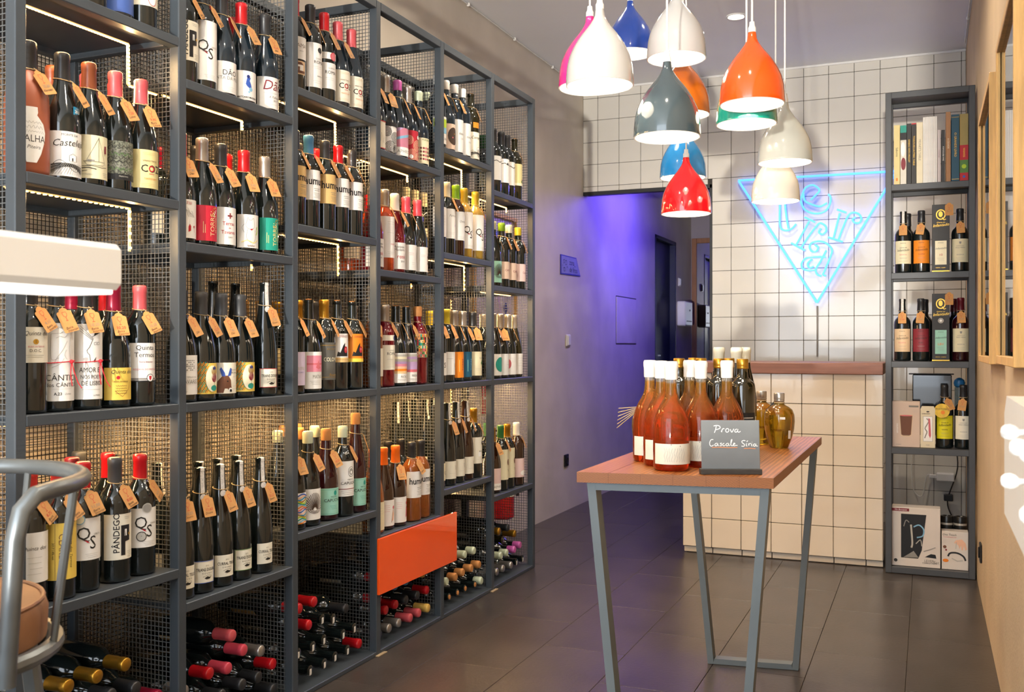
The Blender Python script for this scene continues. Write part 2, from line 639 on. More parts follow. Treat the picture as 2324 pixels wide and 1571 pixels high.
# ------------------------------------------------------------------ neon sign on the tiled wall
NEON = {'tri1': [(-1.13, 2.159), (-0.175, 2.154)], 'tri2': [(-1.126, 2.155), (-0.64, 1.359)], 'tri3': [(-0.64, 1.359), (-0.175, 2.151)], 't1': [(-0.869, 2.06), (-0.867, 1.981), (-0.866, 1.855), (-0.839, 1.824), (-0.798, 1.829), (-0.767, 1.86)], 't2': [(-0.838, 2.058), (-0.834, 1.979), (-0.825, 1.899), (-0.814, 1.834)], 't3': [(-0.897, 2.033), (-0.789, 2.035)], 'e1': [(-0.629, 2.054), (-0.628, 2.074), (-0.665, 2.1), (-0.709, 2.085), (-0.731, 2.038), (-0.738, 2.001), (-0.709, 1.944), (-0.647, 1.92), (-0.59, 1.933), (-0.562, 1.977), (-0.559, 2.018), (-0.573, 2.037)], 'e2': [(-0.629, 2.054), (-0.678, 2.007)], 'e3': [(-0.722, 2.051), (-0.713, 2.004), (-0.665, 1.976), (-0.621, 1.964), (-0.579, 1.983)], 'r1': [(-0.52, 1.939), (-0.464, 1.916)], 'r2': [(-0.503, 1.915), (-0.542, 1.756)], 'r3': [(-0.573, 1.768), (-0.486, 1.735)], 'r4': [(-0.512, 1.747), (-0.473, 1.854), (-0.451, 1.899), (-0.43, 1.914), (-0.396, 1.907), (-0.377, 1.877), (-0.387, 1.852), (-0.413, 1.85), (-0.428, 1.872), (-0.409, 1.887)], 's1': [(-0.715, 1.901), (-0.651, 1.866)], 's2': [(-0.687, 1.874), (-0.767, 1.726)], 's3': [(-0.798, 1.741), (-0.713, 1.691)], 's4': [(-0.736, 1.709), (-0.682, 1.791), (-0.643, 1.84), (-0.621, 1.859), (-0.59, 1.84), (-0.584, 1.809), (-0.607, 1.788), (-0.629, 1.803), (-0.616, 1.825)], 'a1': [(-0.654, 1.726), (-0.633, 1.707), (-0.643, 1.684), (-0.669, 1.683), (-0.684, 1.705), (-0.678, 1.731), (-0.638, 1.746), (-0.586, 1.732), (-0.552, 1.694), (-0.555, 1.658), (-0.594, 1.559), (-0.603, 1.536), (-0.586, 1.527)], 'a2': [(-0.584, 1.686), (-0.621, 1.614), (-0.647, 1.57), (-0.638, 1.537), (-0.612, 1.526)], 'a3': [(-0.586, 1.645), (-0.665, 1.648), (-0.709, 1.64), (-0.733, 1.609), (-0.727, 1.577), (-0.691, 1.564), (-0.647, 1.568)], 'a4': [(-0.669, 1.634), (-0.696, 1.608), (-0.687, 1.582), (-0.66, 1.588)]}
m_neon = M('blue_neon_glow', '#4a9bff', 0.3, emit=3.4, emit_c=(.055, .2, 1.0))
m_tubeglass = M('clear_acrylic', '#dfe8f2', 0.08, 0, 0.01)
ne = thing('neon_sign', 'blue neon triangle with five script letters inside, on the white tiles', 'neon sign', (0, 6.44, 0))


def smooth_path(pts, n=5):
    if len(pts) < 3:
        return pts
    out = []
    P_ = [pts[0]] + list(pts) + [pts[-1]]
    for i in range(1, len(P_) - 2):
        for k in range(n):
            t = k / n
            q = []
            for d in range(len(P_[0])):
                a, b, c_, e = (P_[i - 1][d], P_[i][d], P_[i + 1][d], P_[i + 2][d])
                q.append(.5 * (2 * b + (c_ - a) * t + (2 * a - 5 * b + 4 * c_ - e) * t * t + (3 * b - a - 3 * c_ + e) * t ** 3))
            out.append(tuple(q))
    out.append(tuple(pts[-1]))
    return out


groups = {'triangle_tube': ['tri1', 'tri2', 'tri3'], 'letter_t': ['t1', 't2', 't3'], 'letter_e': ['e1', 'e2', 'e3'], 'letter_r': ['r1', 'r2', 'r3', 'r4'],
          'letter_r_lower': ['s1', 's2', 's3', 's4'], 'letter_a': ['a1', 'a2', 'a3', 'a4']}
for nm, keys in groups.items():
    mb = MB()
    for k in keys:
        mb.tube([(a, 0, b) for a, b in smooth_path(NEON[k])], .0075 if nm == 'triangle_tube' else .0062, 8)
    mb.build({'letter_r_lower': 'letter_r'}.get(nm, nm), m_neon, ne)
for a, b in ((-1.12, 2.165), (-.30, 2.165), (-.66, 1.365), (-.86, 1.72), (-.42, 1.72)):
    MB().tube([(a, -.004, b), (a, .04, b)], .004, 6).build('standoff', m_tubeglass, ne)
MB().tube([(-.64, .02, 1.34), (-.64, .026, 1.2), (-.641, .03, 1.02)], .006, 6).build('power_cable', M('grey_cable', '#8f8a84', .5), ne)

# ------------------------------------------------------------------ counter
CY = 5.13
ct = thing('tiled_counter', 'shop counter clad in square cream tiles in front of the back wall', 'counter', (0, 0, 0))
MB().box(-1.186, -.204, CY + .001, CY + .55, .035, .945).box(-1.17, -.215, CY + .02, CY + .5, 0.0, .036).build('body', m_grout, ct, smooth=False)
xs = [-1.188, -1.036, -.8845, -.7335, -.5825, -.4315, -.2805, -.2]
ctm = MB().cbox(-.0742, .0742, -.007, .002, -.0746, .0746, .0018).mesh('tile')
ctm.materials.append(m_tile_c)
for a, b in zip(xs, xs[1:]):
    for k in range(6):
        z = .0362 + k * .152
        if abs(b - a - .151) < .0012:
            link('tile', ctm, ct, ((a + b) / 2, CY, z + .076), (random.gauss(0, .002), 0, random.gauss(0, .002)))
        else:
            MB().cbox(a + .0013, b - .0013, -.007, .002, z + .0013, z + .1507, .0018).build('tile', m_tile_c, ct, loc=(0, CY, 0))
    MB().cbox(a + .004, b - .0005, .014, .022, .004, .0335, .001).build('plinth_tile', m_tile_c, ct, loc=(0, CY, 0))
for k in range(3):
    for j in range(6):
        z = .0362 + j * .152
        MB().cbox(-.206, -.199, CY + .003 + k * .152, CY + .152 + k * .152, z + .0013, z + .1507, .0015).build('tile', m_tile_c, ct)
m_brownwood = M('reddish_brown_wood', '#8c5a44', 0.42, 0, 0.14, 5, 0.08, 30, stretch=(1.2, 14, 14))
wt = MB().cbox(-1.25, -.198, CY - .03, CY + .58, .947, 1.003, .003).build('counter_worktop', m_brownwood)
tag(wt, 'thick reddish-brown wooden worktop lying on the tiled counter', 'worktop')

# ------------------------------------------------------------------ dark shelving unit beside the counter
ux0, ux1, uy0, uy1 = -.186, .205, 5.04, 5.28
un = thing('shelving_unit', 'tall narrow charcoal steel shelving unit against the right wall', 'shelf', (0, 0, 0))
for a, b in ((ux0, uy0), (ux1 - .028, uy0), (ux0, uy1 - .028), (ux1 - .028, uy1 - .028)):
    MB().cbox(a, a + .028, b, b + .028, 0.001, 2.30, .002).build('post', m_unit, un)
UZ = [.032, .602, 1.014, 1.4366, 1.859, 2.30]
for k, z in enumerate(UZ):
    MB().cbox(ux0 + .026, ux1 - .026, uy0, uy0 + .026, z - .03, z, .002).build('rail', m_unit, un)
    MB().cbox(ux0 + .026, ux1 - .026, uy1 - .026, uy1, z - .03, z, .002).build('rail', m_unit, un)
    MB().cbox(ux0 + .004, ux1 - .004, uy0 + .012, uy1 - .012, z - .010, z - .001, .001).build('shelf_board', m_unit, un)

# ------------------------------------------------------------------ pendant lamps
RP = 0.085
prof_out = [(0, 1.0), (.05, 1.003), (.30, .99), (.565, .965), (.82, .91), (1.08, .80), (1.34, .65), (1.52, .52), (1.69, .38), (1.84, .27), (1.95, .20), (2.06, .15), (2.26, .125)]
pp = [(z * RP, r * RP) for z, r in prof_out] + [(2.26 * RP, 0)]
inner = [(z * RP + (.0 if i == 0 else -.001), max(r * RP - .004, .004)) for i, (z, r) in enumerate(prof_out[:11])]
shade_me = MB().lathe(pp, 40).mesh('shade', angle=60)
inner_me = MB().lathe([(0, RP), (-.0012, RP - .002)] + inner + [(inner[-1][0] + .001, 0)], 40).mesh('inner_shade', angle=60)
sock_me = MB().lathe([(0, .0105), (.012, .0105), (.017, .0075), (.028, .0068), (.03, 0)], 16).mesh('socket_cap')
bulb_me = MB().lathe([(0, 0), (.004, .016), (.014, .026), (.03, .03), (.046, .026), (.06, .016), (.075, .013), (.076, 0)], 18).mesh('bulb', angle=60)
m_bulb = M('lit_bulb', '#fff6e6', .4, emit=30.0, emit_c=(1, .92, .8))
m_inner = M('white_inner_glaze', '#f7f3ea', .35, 0, .01, emit=0.0)
PEND = [('pink', '#d92f7e', (-.841, 2.532, 1.785), 'glossy pink bell pendant lamp mostly hidden behind the nearest white one'),
        ('pure_white', '#b9b7b4', (-.757, 2.357, 1.739), 'large white bell pendant lamp, leftmost of the hanging cluster'),
        ('cobalt', '#1d3f93', (-.997, 3.465, 2.150), 'cobalt blue bell pendant lamp hanging highest, cut by the frame top'),
        ('soft_white', '#b8b7b5', (-.666, 2.793, 1.914), 'white bell pendant lamp high between the cobalt and grey lamps'),
        ('slate', '#3f4b50', (-.613, 2.469, 1.620), 'dark slate grey glossy bell pendant lamp in the middle of the cluster'),
        ('amber', '#c9640f', (-.703, 3.025, 1.805), 'amber orange bell pendant lamp partly behind the slate grey one'),
        ('orange', '#e2500f', (-.430, 2.659, 1.729), 'bright orange glossy bell pendant lamp right of the cluster'),
        ('jade', '#1c8a78', (-.473, 2.829, 1.716), 'teal green bell pendant lamp showing below the bright orange one'),
        ('pearl', '#b9bbb4', (-.419, 3.227, 1.671), 'pale grey bell pendant lamp, rightmost of the hanging cluster'),
        ('ivory', '#e6dfd2', (-.500, 3.603, 1.604), 'ivory bell pendant lamp hanging lowest in front of the neon sign'),
        ('azure', '#1f78b4', (-.836, 3.608, 1.711), 'azure blue bell pendant lamp directly behind the red one'),
        ('scarlet', '#d3151c', (-.759, 3.324, 1.538), 'scarlet red glossy bell pendant lamp, lowest of the hanging cluster')]
for nm, hx, (x, y, z), lab in PEND:
    t = thing('pendant_lamp', lab, 'pendant lamp', (x, y, z), 0, 'bell pendant lamps over the table')
    ms = M('glossy_' + nm + '_ceramic', hx, .12, 0, .02, 8, coat=.8)
    s_ = shared('shade', shade_me, ms, t)
    shared('inner_shade', inner_me, m_inner, t)
    shared('socket_cap', sock_me, m_white, t, (0, 0, 2.26 * RP))
    shared('bulb', bulb_me, m_bulb, t, (0, 0, .045))
    h = HC - z - .022
    MB().tube([(0, 0, 2.26 * RP + .02), (0, 0, (2.26 * RP + h) / 2), (0, 0, h)], .0028, 8).build('cord', m_white, t)
    MB().lathe([(h, .0), (h, .03), (h + .018, .03), (h + .022, .028), (h + .022, 0)], 20).build('ceiling_rose', m_white, t)
    lamp('pendant_bulb_light', 'POINT', (x, y, z + .035), 1.4, (1, .88, .72), shadow_soft_size=.02)

# ------------------------------------------------------------------ wine rack
XF, XB = -1.776, -2.165
TB = .03
PY = [1.52 + .4935 * k for k in range(7)]
SH = [[.016, .513, .938, 1.462, 1.883], [.016, .417, .938, 1.358, 1.783]]   # shelf tops of odd / even bays
TOPZ = 2.30
rk = thing('wine_rack', 'long slate-grey steel wine rack with wire mesh dividers along the left wall', 'wine rack', (0, 0, 0))
for k, y in enumerate(PY):
    MB().cbox(XF - TB, XF, y - TB / 2, y + TB / 2, 0.0, TOPZ, .0025).build('post', m_steel, rk)
    MB().cbox(XB, XB + TB, y - TB / 2, y + TB / 2, 0.0, TOPZ, .0025).build('post', m_steel, rk)
    MB().cbox(XB + TB, XF - TB, y - TB / 2, y + TB / 2, TOPZ - .03, TOPZ, .002).build('top_side_rail', m_steel, rk)
    MB().cbox(XB + TB, XF - TB, y - TB / 2, y + TB / 2, .0, .016, .002).build('bottom_side_rail', m_steel, rk)
    # wire mesh divider
    mb = MB()
    w = .00085
    x = XB + TB
    while x < XF - TB:
        mb.box(x - w, x + w, y - w, y + w, .014, TOPZ - .02)
        x += .0127
    z = .022
    while z < TOPZ - .03:
        mb.box(XB + TB - .004, XF - TB + .004, y - w - .0012, y + w - .0012, z - w, z + w)
        z += .0127
    tag(mb.build('mesh_divider', m_wire, rk, smooth=False), kind='stuff')
mb = MB()
y = PY[0]
while y < PY[6]:
    mb.box(XB + .004 - w, XB + .004 + w, y - w, y + w, .014, TOPZ - .02)
    y += .0127
z = .022
while z < TOPZ - .03:
    mb.box(XB + .0055 - w, XB + .0055 + w, PY[0], PY[6], z - w, z + w)
    z += .0127
tag(mb.build('back_mesh', M('backlit_shade_wire', '#35322e', .5, .4), rk, smooth=False), kind='stuff')  # darker copy of the wire, its backlit shade put into the colour
for k in range(6):
    a, b = PY[k] + TB / 2, PY[k + 1] - TB / 2
    MB().cbox(XF - TB, XF, a, b, TOPZ - .03, TOPZ, .002).build('top_rail', m_steel, rk)
    MB().cbox(XB, XB + TB, a, b, TOPZ - .03, TOPZ, .002).build('top_rail', m_steel, rk)
    for j, z in enumerate(SH[k % 2]):
        hb = .025 if j else .016
        MB().cbox(XF - TB, XF, a - .001, b + .001, z - hb, z, .002).build('front_rail', m_steel, rk)
        MB().cbox(XB, XB + TB, a - .001, b + .001, z - hb, z, .002).build('back_rail', m_steel, rk)
        MB().cbox(XB + .02, XF - .02, a - .002, b + .002, z - .010 if j else z - .012, z - .001, .001).build('shelf_plate', m_steel, rk)
        if j:
            for yy, sgn in ((a, 1), (b, -1)):
                MB().cbox(XB + TB, XF - TB, yy, yy + sgn * .022, z - hb, z - .009, .002).build('side_rail', m_steel, rk)
m_shim = M('pine_shim', '#9a8465', .8, 0, .2, 30)
for k, y in enumerate((2.99, 3.97, 2.0)):
    s_ = MB().cbox(-.03, .012, -.03, .03, -.0035, .0008, .001).build('shim', m_shim, rk, loc=(XF, y + .02, .0036))

# LED tape: emitting chips on a tape, parts of the rack
m_led = M('warm_led_glow', '#ffcf87', .5, emit=6.5, emit_c=(1.0, .60, .22))
m_tape = M('led_tape', '#f2d9a8', .5, emit=1.1, emit_c=(1.0, .52, .15))


m_led.cycles.emission_sampling = 'NONE'
m_tape.cycles.emission_sampling = 'NONE'
LEDW = 9.0


def led(pts, dotted=False):
    mb = MB()
    chips = MB()
    for p, q in zip(pts, pts[1:]):
        p, q = Vector(p), Vector(q)
        d = q - p
        L = d.length
        d.normalize()
        if abs(d.z) > .5:      # vertical drop: tape faces the room and the camera
            mb.cbox(p.x - .001, p.x + .001, p.y - .0045, p.y + .0045, min(p.z, q.z), max(p.z, q.z), .0004)
            n = int(L / (.0165 if dotted else .009))
            for i in range(n):
                c_ = p + d * (i + .5) * L / n
                chips.box(c_.x + .001, c_.x + .003, c_.y - .003, c_.y + .003, c_.z - .0028, c_.z + .0028)
        else:
            mb.cbox(p.x - .0045, p.x + .0045, min(p.y, q.y), max(p.y, q.y), p.z - .001, p.z + .001, .0004)
            n = max(1, int(L / (.0165 if dotted else .009)))
            for i in range(n):
                c_ = p + d * (i + .5) * L / n
                chips.box(c_.x - .003, c_.x + .003, c_.y - .0028, c_.y + .0028, c_.z - .0035, c_.z - .001)
        if abs(d.z) < .5 and L > .12:
            lamp('led_tape_light', 'AREA', (p.x, (p.y + q.y) / 2, p.z - .006), LEDW * L, (1.0, .60, .25), shape='RECTANGLE', size=.012, size_y=L)
        elif L > .08:
            lamp('led_tape_light', 'AREA', (p.x + .006, p.y, (p.z + q.z) / 2), LEDW * L * .5, (1.0, .60, .25), (0, R(-90), 0), shape='RECTANGLE', size=L, size_y=.012)
    o = mb.build('led_tape', m_tape, rk)
    tag(chips.build('led_chips', m_led, o, smooth=False), kind='stuff')


xl = -1.862
led([(xl, PY[0] + .02, 1.851), (xl, 1.912, 1.851), (xl, 1.915, 1.747), (xl, PY[1], 1.747)])
led([(xl, PY[1] + .02, 1.751), (xl, 2.36, 1.751), (xl, 2.362, 1.722)])
led([(xl, PY[2] + .02, 1.851), (xl, 2.855, 1.851), (xl, 2.858, 1.747), (xl, PY[3], 1.747)])
led([(xl, PY[3] + .02, 1.751), (xl, 3.36, 1.751), (xl, 3.362, 1.722)])
led([(xl, PY[4] + .02, 1.851), (xl, 3.842, 1.851), (xl, 3.845, 1.747), (xl, PY[5], 1.747)])
led([(xl, PY[5] + .02, 1.751), (xl, 4.335, 1.751), (xl, 4.337, 1.725)])
xk = -1.85
led([(xk, PY[0] + .02, 1.434), (xk, 1.905, 1.434), (xk, 1.907, 1.325)], True)
led([(xk, 2.39, 1.330), (xk, 2.392, 1.310)], True)
led([(xk, PY[2] + .02, 1.434), (xk, 2.855, 1.434), (xk, 2.857, 1.325)], True)
led([(xk, 3.37, 1.330), (xk, 3.372, 1.310)], True)
led([(xk, PY[4] + .02, 1.434), (xk, 3.845, 1.434), (xk, 3.847, 1.325)], True)
led([(xk, PY[5] + .03, 1.330), (xk, 4.36, 1.330)], True)
led([(-2.1, 4.22, 1.31), (-2.1, 4.222, .46)], True)
for k in range(6):
    led([(-1.93, PY[k] + .03, .908), (-1.93, PY[k + 1] - .03, .908)], True)

# orange acrylic panel hung on the rack front
m_acry = M('orange_acrylic', '#f4571b', .07, 0, .02, 5, coat=.6)
op_ = MB().cbox(XF + .002, XF + .012, 2.985, 3.60, .215, .412, .0012).build('orange_panel', m_acry)
tag(op_, 'glossy bright orange acrylic panel fixed across the front of the wine rack', 'panel')

# ------------------------------------------------------------------ bottle shapes
KIND = {
    'bord': dict(R=.0372, H=.300, prof=[(0.004, 0), (.002, .020), (0, .031), (.003, .0362), (.008, .0372), (.190, .0372), (.203, .0358), (.214, .0315), (.224, .0245), (.233, .0185), (.242, .0155), (.288, .0146), (.289, .0160), (.299, .0160), (.300, .0145), (.300, 0)], neck=.0152, tagz=.238, cap=(.243, .0162)),
    'burg': dict(R=.0405, H=.297, prof=[(0.004, 0), (.002, .022), (0, .034), (.003, .0393), (.008, .0405), (.125, .0405), (.143, .0393), (.162, .0358), (.182, .0305), (.202, .0252), (.222, .0200), (.240, .0166), (.258, .0152), (.286, .0146), (.287, .0162), (.296, .0162), (.297, .0145), (.297, 0)], neck=.0170, tagz=.232, cap=(.240, .0172)),
    'rhine': dict(R=.0365, H=.338, prof=[(0.004, 0), (.002, .020), (0, .031), (.003, .0355), (.008, .0365), (.130, .0365), (.155, .0350), (.185, .0312), (.215, .0262), (.245, .0212), (.275, .0172), (.300, .0150), (.328, .0142), (.329, .0155), (.337, .0155), (.338, .014), (.338, 0)], neck=.0172, tagz=.268, cap=(.282, .0172)),
    'port': dict(R=.0385, H=.300, prof=[(0.004, 0), (.002, .020), (0, .032), (.003, .0373), (.008, .0385), (.178, .0385), (.192, .0368), (.203, .0315), (.211, .0245), (.218, .0185), (.226, .0158), (.245, .0162), (.262, .0150), (.288, .0146), (.289, .0158), (.299, .0158), (.300, .0145), (.300, 0)], neck=.0165, tagz=.240, cap=(.246, .0168)),
    'jug': dict(R=.0465, H=.300, prof=[(0.004, 0), (.002, .024), (0, .038), (.004, .0440), (.012, .0465), (.150, .0465), (.175, .0450), (.195, .0410), (.212, .0340), (.226, .0250), (.238, .0200), (.262, .0186), (.290, .0180), (.291, .0195), (.299, .0195), (.300, .017), (.300, 0)], neck=.0205, tagz=.236, cap=(.236, .0212)),
    'bell': dict(R=.0455, H=.266, prof=[(0.004, 0), (.002, .022), (0, .036), (.003, .0425), (.010, .0448), (.050, .0455), (.096, .0455), (.114, .0447), (.130, .0416), (.142, .0372), (.157, .0300), (.168, .0236), (.178, .0182), (.190, .0146), (.206, .0133), (.230, .0130), (.252, .0132), (.253, .0148), (.265, .0148), (.266, .013), (.266, 0)], neck=.0135, tagz=.2, cap=(.222, .0152)),
    'oil': dict(R=.0335, H=.272, prof=[(0.004, 0), (.002, .020), (0, .029), (.003, .0327), (.006, .0335), (.198, .0335), (.207, .0318), (.213, .0265), (.218, .0195), (.224, .0155), (.238, .0142), (.250, .0138), (.271, .0138), (.272, .012), (.272, 0)], neck=.0145, tagz=.225, cap=(.247, .0165)),
    'tall': dict(R=.0335, H=.300, prof=[(0.004, 0), (.002, .020), (0, .029), (.003, .0327), (.006, .0335), (.150, .0335), (.180, .0300), (.215, .0225), (.240, .0165), (.262, .0142), (.288, .0138), (.289, .0155), (.299, .0155), (.300, .013), (.300, 0)], neck=.0155, tagz=.235, cap=(.262, .0172)),
    'flask': dict(R=.046, H=.165, prof=[(0.004, 0), (.002, .016), (0, .024), (.003, .0275), (.010, .0300), (.030, .0375), (.055, .0435), (.080, .0460), (.100, .0445), (.115, .0385), (.124, .0280), (.129, .0180), (.134, .0135), (.150, .0128), (.164, .0128), (.165, .011), (.165, 0)], neck=.0135, tagz=.135, cap=(.146, .0145)),
}
GLASS = {
    'dark': M('dark_green_bottle_glass', '#12191a', .10, 0, .1, 5, coat=.5, spec=.7),
    'night': M('blue_black_glass_window_sheen', '#17242e', .12, 0, .15, 5, coat=.5, spec=.7),  # base colour lightened to stand in for window reflections on upper rows
    'olive': M('olive_bottle_glass', '#1f1d0c', .06, 0, .1, 5, coat=.5, spec=.7),
    'oil': M('dark_oil_bottle_glass', '#171408', .05, 0, .1, 5, coat=.6, spec=.8),
    'wine': M('red_wine_in_clear_glass', '#2a0a12', .05, 0, .1, 5, coat=.5, spec=.7),
    'ruby': M('ruby_rose_glass', '#8e1626', .05, 0, .1, 5, trans=.55, coat=.5),
    'coral': M('coral_rose_glass', '#d95a2c', .05, 0, .1, 5, trans=.6, coat=.5),
    'amberrose': M('amber_rose_glass', '#b5682f', .05, 0, .1, 5, trans=.55, coat=.5),
    'straw': M('straw_white_wine_glass', '#cda84a', .05, 0, .1, 5, trans=.6, coat=.5),
    'clay': M('terracotta_coating', '#a2583c', .42, 0, .06, 12, .06, 60),
    'brownwine': M('brown_tinted_glass', '#2b1810', .05, 0, .1, 5, coat=.5, spec=.7),
}
# rose of the table: orange-pink liquid below, paler glass up the neck (fill level follows the bottle's height)
m_bell = bpy.data.materials.new('orange_rose_in_clear_glass')
m_bell.use_nodes = True
nt = m_bell.node_tree
b_ = nt.nodes['Principled BSDF']
b_.inputs['Roughness'].default_value = .03
b_.inputs['Transmission Weight'].default_value = .86
b_.inputs['IOR'].default_value = 1.36
tc_ = nt.nodes.new('ShaderNodeTexCoord')
sx_ = nt.nodes.new('ShaderNodeSeparateXYZ')
cr_ = nt.nodes.new('ShaderNodeValToRGB')
mr_ = nt.nodes.new('ShaderNodeMapRange')
mr_.inputs['From Max'].default_value = .266
nt.links.new(tc_.outputs['Object'], sx_.inputs[0])
nt.links.new(sx_.outputs['Z'], mr_.inputs['Value'])
nt.links.new(mr_.outputs[0], cr_.inputs[0])
nt.links.new(cr_.outputs[0], b_.inputs['Base Color'])
E_ = cr_.color_ramp.elements
E_[0].position, E_[0].color = 0, (*lin('#ff4a14'), 1)
E_[1].position, E_[1].color = .80, (*lin('#e8a94a'), 1)
e_ = E_.new(.42); e_.color = (*lin('#ff6a2a'), 1)
e_ = E_.new(.60); e_.color = (*lin('#f0914a'), 1)
e_ = E_.new(.82); e_.color = (*lin('#e9e4d8'), 1)
GLASS['bell'] = m_bell
GLASS['oilclear'] = M('golden_oil_in_glass', '#b58a1c', .04, 0, .15, 8, trans=.75, coat=.5)

CAPC = {'black': ('#27282b', .38, 0), 'salmon': ('#c9545b', .4, 0), 'red': ('#b5121c', .32, 0), 'brown': ('#7f4226', .4, 0), 'crimson': ('#8a1232', .3, .2),
        'silver': ('#b3aea8', .3, .75), 'gold': ('#b8892f', .28, .8), 'blue': ('#4683b0', .4, 0), 'pink': ('#c45da6', .35, 0), 'pale': ('#c3cdb2', .4, 0),
        'cream': ('#ddd9c4', .45, 0), 'white': ('#e8e6e1', .4, 0), 'mustard': ('#97801c', .4, 0), 'green': ('#2a6a38', .35, 0), 'lime': ('#719c1c', .4, 0),
        'yellow': ('#cdb934', .4, 0), 'orange': ('#e96f1c', .38, 0), 'cork': ('#bd8148', .75, 0), 'coralred': ('#d23a35', .35, 0), 'graph': ('#3d3f42', .45, 0),
        'ochre': ('#d9b35c', .4, 0), 'wine': ('#5d1420', .35, .1), 'pinkred': ('#cf4659', .38, 0)}


def capmat(c):
    h, r, m = CAPC[c]
    return M('capsule_' + c, h, r, m, .03 if c != 'cork' else .2, 25, coat=.2 if not m and c != 'cork' else 0)


_bm = {}


def bmesh_of(kind):
    if kind not in _bm:
        _bm[kind] = MB().lathe(KIND[kind]['prof'], 24).mesh('glass_' + kind, angle=55)
    return _bm[kind]


def cap_of(kind, style):
    k = (kind, style)
    if k not in _bm:
        H, (zc, rc) = KIND[kind]['H'], KIND[kind]['cap']
        if style == 'long':
            zc -= .008
            rl = max(.0166, max(r for z, r in KIND[kind]['prof'] if z > H - .012) + .0008)
            pr = [(zc, rc + .0004), (zc + .004, rc + .0006), (H - .018, rl - .0006), (H - .0165, rl + .0004), (H - .004, rl + .0004), (H - .001, rl - .0006), (H + .001, rl - .003), (H + .001, 0)]
        elif style == 'short':          # dipped wax
            z0 = H - .036
            pr = [(z0, .0158), (z0 + .003, .0170), (H - .014, .0168), (H - .008, .0176), (H - .001, .0170), (H + .003, .0140), (H + .0035, 0)]
        elif style == 'wax':            # tall smooth wax of the table bottles
            z0 = H - .042
            pr = [(z0, .0150), (z0 + .002, .0156), (H - .016, .0160), (H - .012, .0172), (H - .002, .0172), (H + .003, .0150), (H + .0035, 0)]
        elif style == 'screw':
            z0 = H - .026
            pr = [(z0, .0150), (z0 + .001, .0158), (z0 + .006, .0158), (z0 + .0065, .0150), (z0 + .008, .0158), (H - .002, .0158), (H + .0005, .0145), (H + .0005, 0)]
        else:                           # bare lip with cork
            pr = [(H - .002, .0098), (H + .0025, .0098), (H + .003, .0085), (H + .003, 0)]
        _bm[k] = MB().lathe(pr, 24).mesh('capsule_' + kind, angle=50)
    return _bm[k]


def twine_of(kind):
    k = (kind, 'twine')
    if k not in _bm:
        r, z = KIND[kind]['neck'] + .0022, KIND[kind]['tagz'] + .003
        mb = MB().tube([(r * math.cos(2 * PI * i / 20), r * math.sin(2 * PI * i / 20), z + .003 * math.cos(2 * PI * i / 20 - PI)) for i in range(20)], .0011, 5, closed=True)
        mb.tube([(r, 0, z), (r + .006, .003, z - .004), (r + .009, .001, z - .010)], .0009, 5)
        _bm[k] = mb.mesh('twine')
    return _bm[k]


tag_pts = [(-.018, -.056), (-.0165, -.058), (.0165, -.058), (.018, -.056), (.018, -.010), (.0145, -.0065), (.011, -.0065), (.0085, -.002), (.005, .0005), (0, .0025), (-.005, .0005), (-.0085, -.002), (-.011, -.0065), (-.0145, -.0065), (-.018, -.010)]
tag_me = MB().prism(tag_pts, -.0004, .0004, 'z').mesh('price_tag', smooth=False)
tag_me.materials.append(m_kraft)
GOB = [PL([(-.0045, -.009), (.0045, -.009), (.0052, -.014), (.0035, -.019), (0, -.021), (-.0035, -.019), (-.0052, -.014), (-.0045, -.009)], .0009, 'red'),
       PL([(0, -.021), (0, -.0295)], .0009, 'red'), PL([(-.0035, -.0298), (.0035, -.0298)], .001, 'red')]
_tagp = {}


def tag_print(price, region, red):
    k = (price, region, red)
    if k not in _tagp:
        ops = list(GOB)
        if price:
            ops.append(T(price, 0, -.038, .0105, 'red' if red else 'grey'))
        w = region.split('|') if region else []
        for i, q in enumerate(w):
            ops.append(T(q, -.003 + .006 * i, -.0475 - .0062 * i, .0085, 'ink', 4, .35))
        o = print_mesh('tag_print', ops, flat(.0006), None)
        me = o.data
        bpy.data.objects.remove(o)
        _tagp[k] = me
    return _tagp[k]


seal_ops = [PL([(-.002, .03), (.002, .026), (-.002, .022), (.002, .018), (-.002, .014), (.002, .010)], .0008, 'grey')]


def paper_seal(kind, parent):
    k = (kind, 'seal')
    if k not in _bm:
        H, n = KIND[kind]['H'], KIND[kind]
        pr = [p for p in n['prof'] if p[0] > H - .075 and p[1] > .012]
        pr = [(H - .075, n['neck'])] + [p for p in pr if p[0] > H - .07] + [(H + .0006, .012), (H + .0008, .004), (H + .0008, -.006)]
        mb = MB()
        vs, fs = [], []
        for z, r in pr:
            for s in (-1, 0, 1):
                a = s * .0056 / max(abs(r), .012)
                rr = r + .0009
                vs.append((rr * math.cos(a), rr * math.sin(a) if abs(r) > .007 else s * .0056, z))
        for i in range(len(pr) - 1):
            for j in range(2):
                q = i * 3 + j
                fs.append((q, q + 1, q + 4, q + 3))
        mb.add(vs, fs)
        r0 = n['neck'] + .0024
        mb.add([(r0 + .0008, .009 * math.cos(2 * PI * i / 14), H - .080 + .009 * math.sin(2 * PI * i / 14)) for i in range(14)], [tuple(range(14))])
        me = mb.mesh('paper_seal', smooth=False)
        me.materials.append(M('seal_paper', '#d9d6d0', .6, 0, .25, 220))
        _bm[k] = me
    return link('paper_seal', _bm[k], parent)


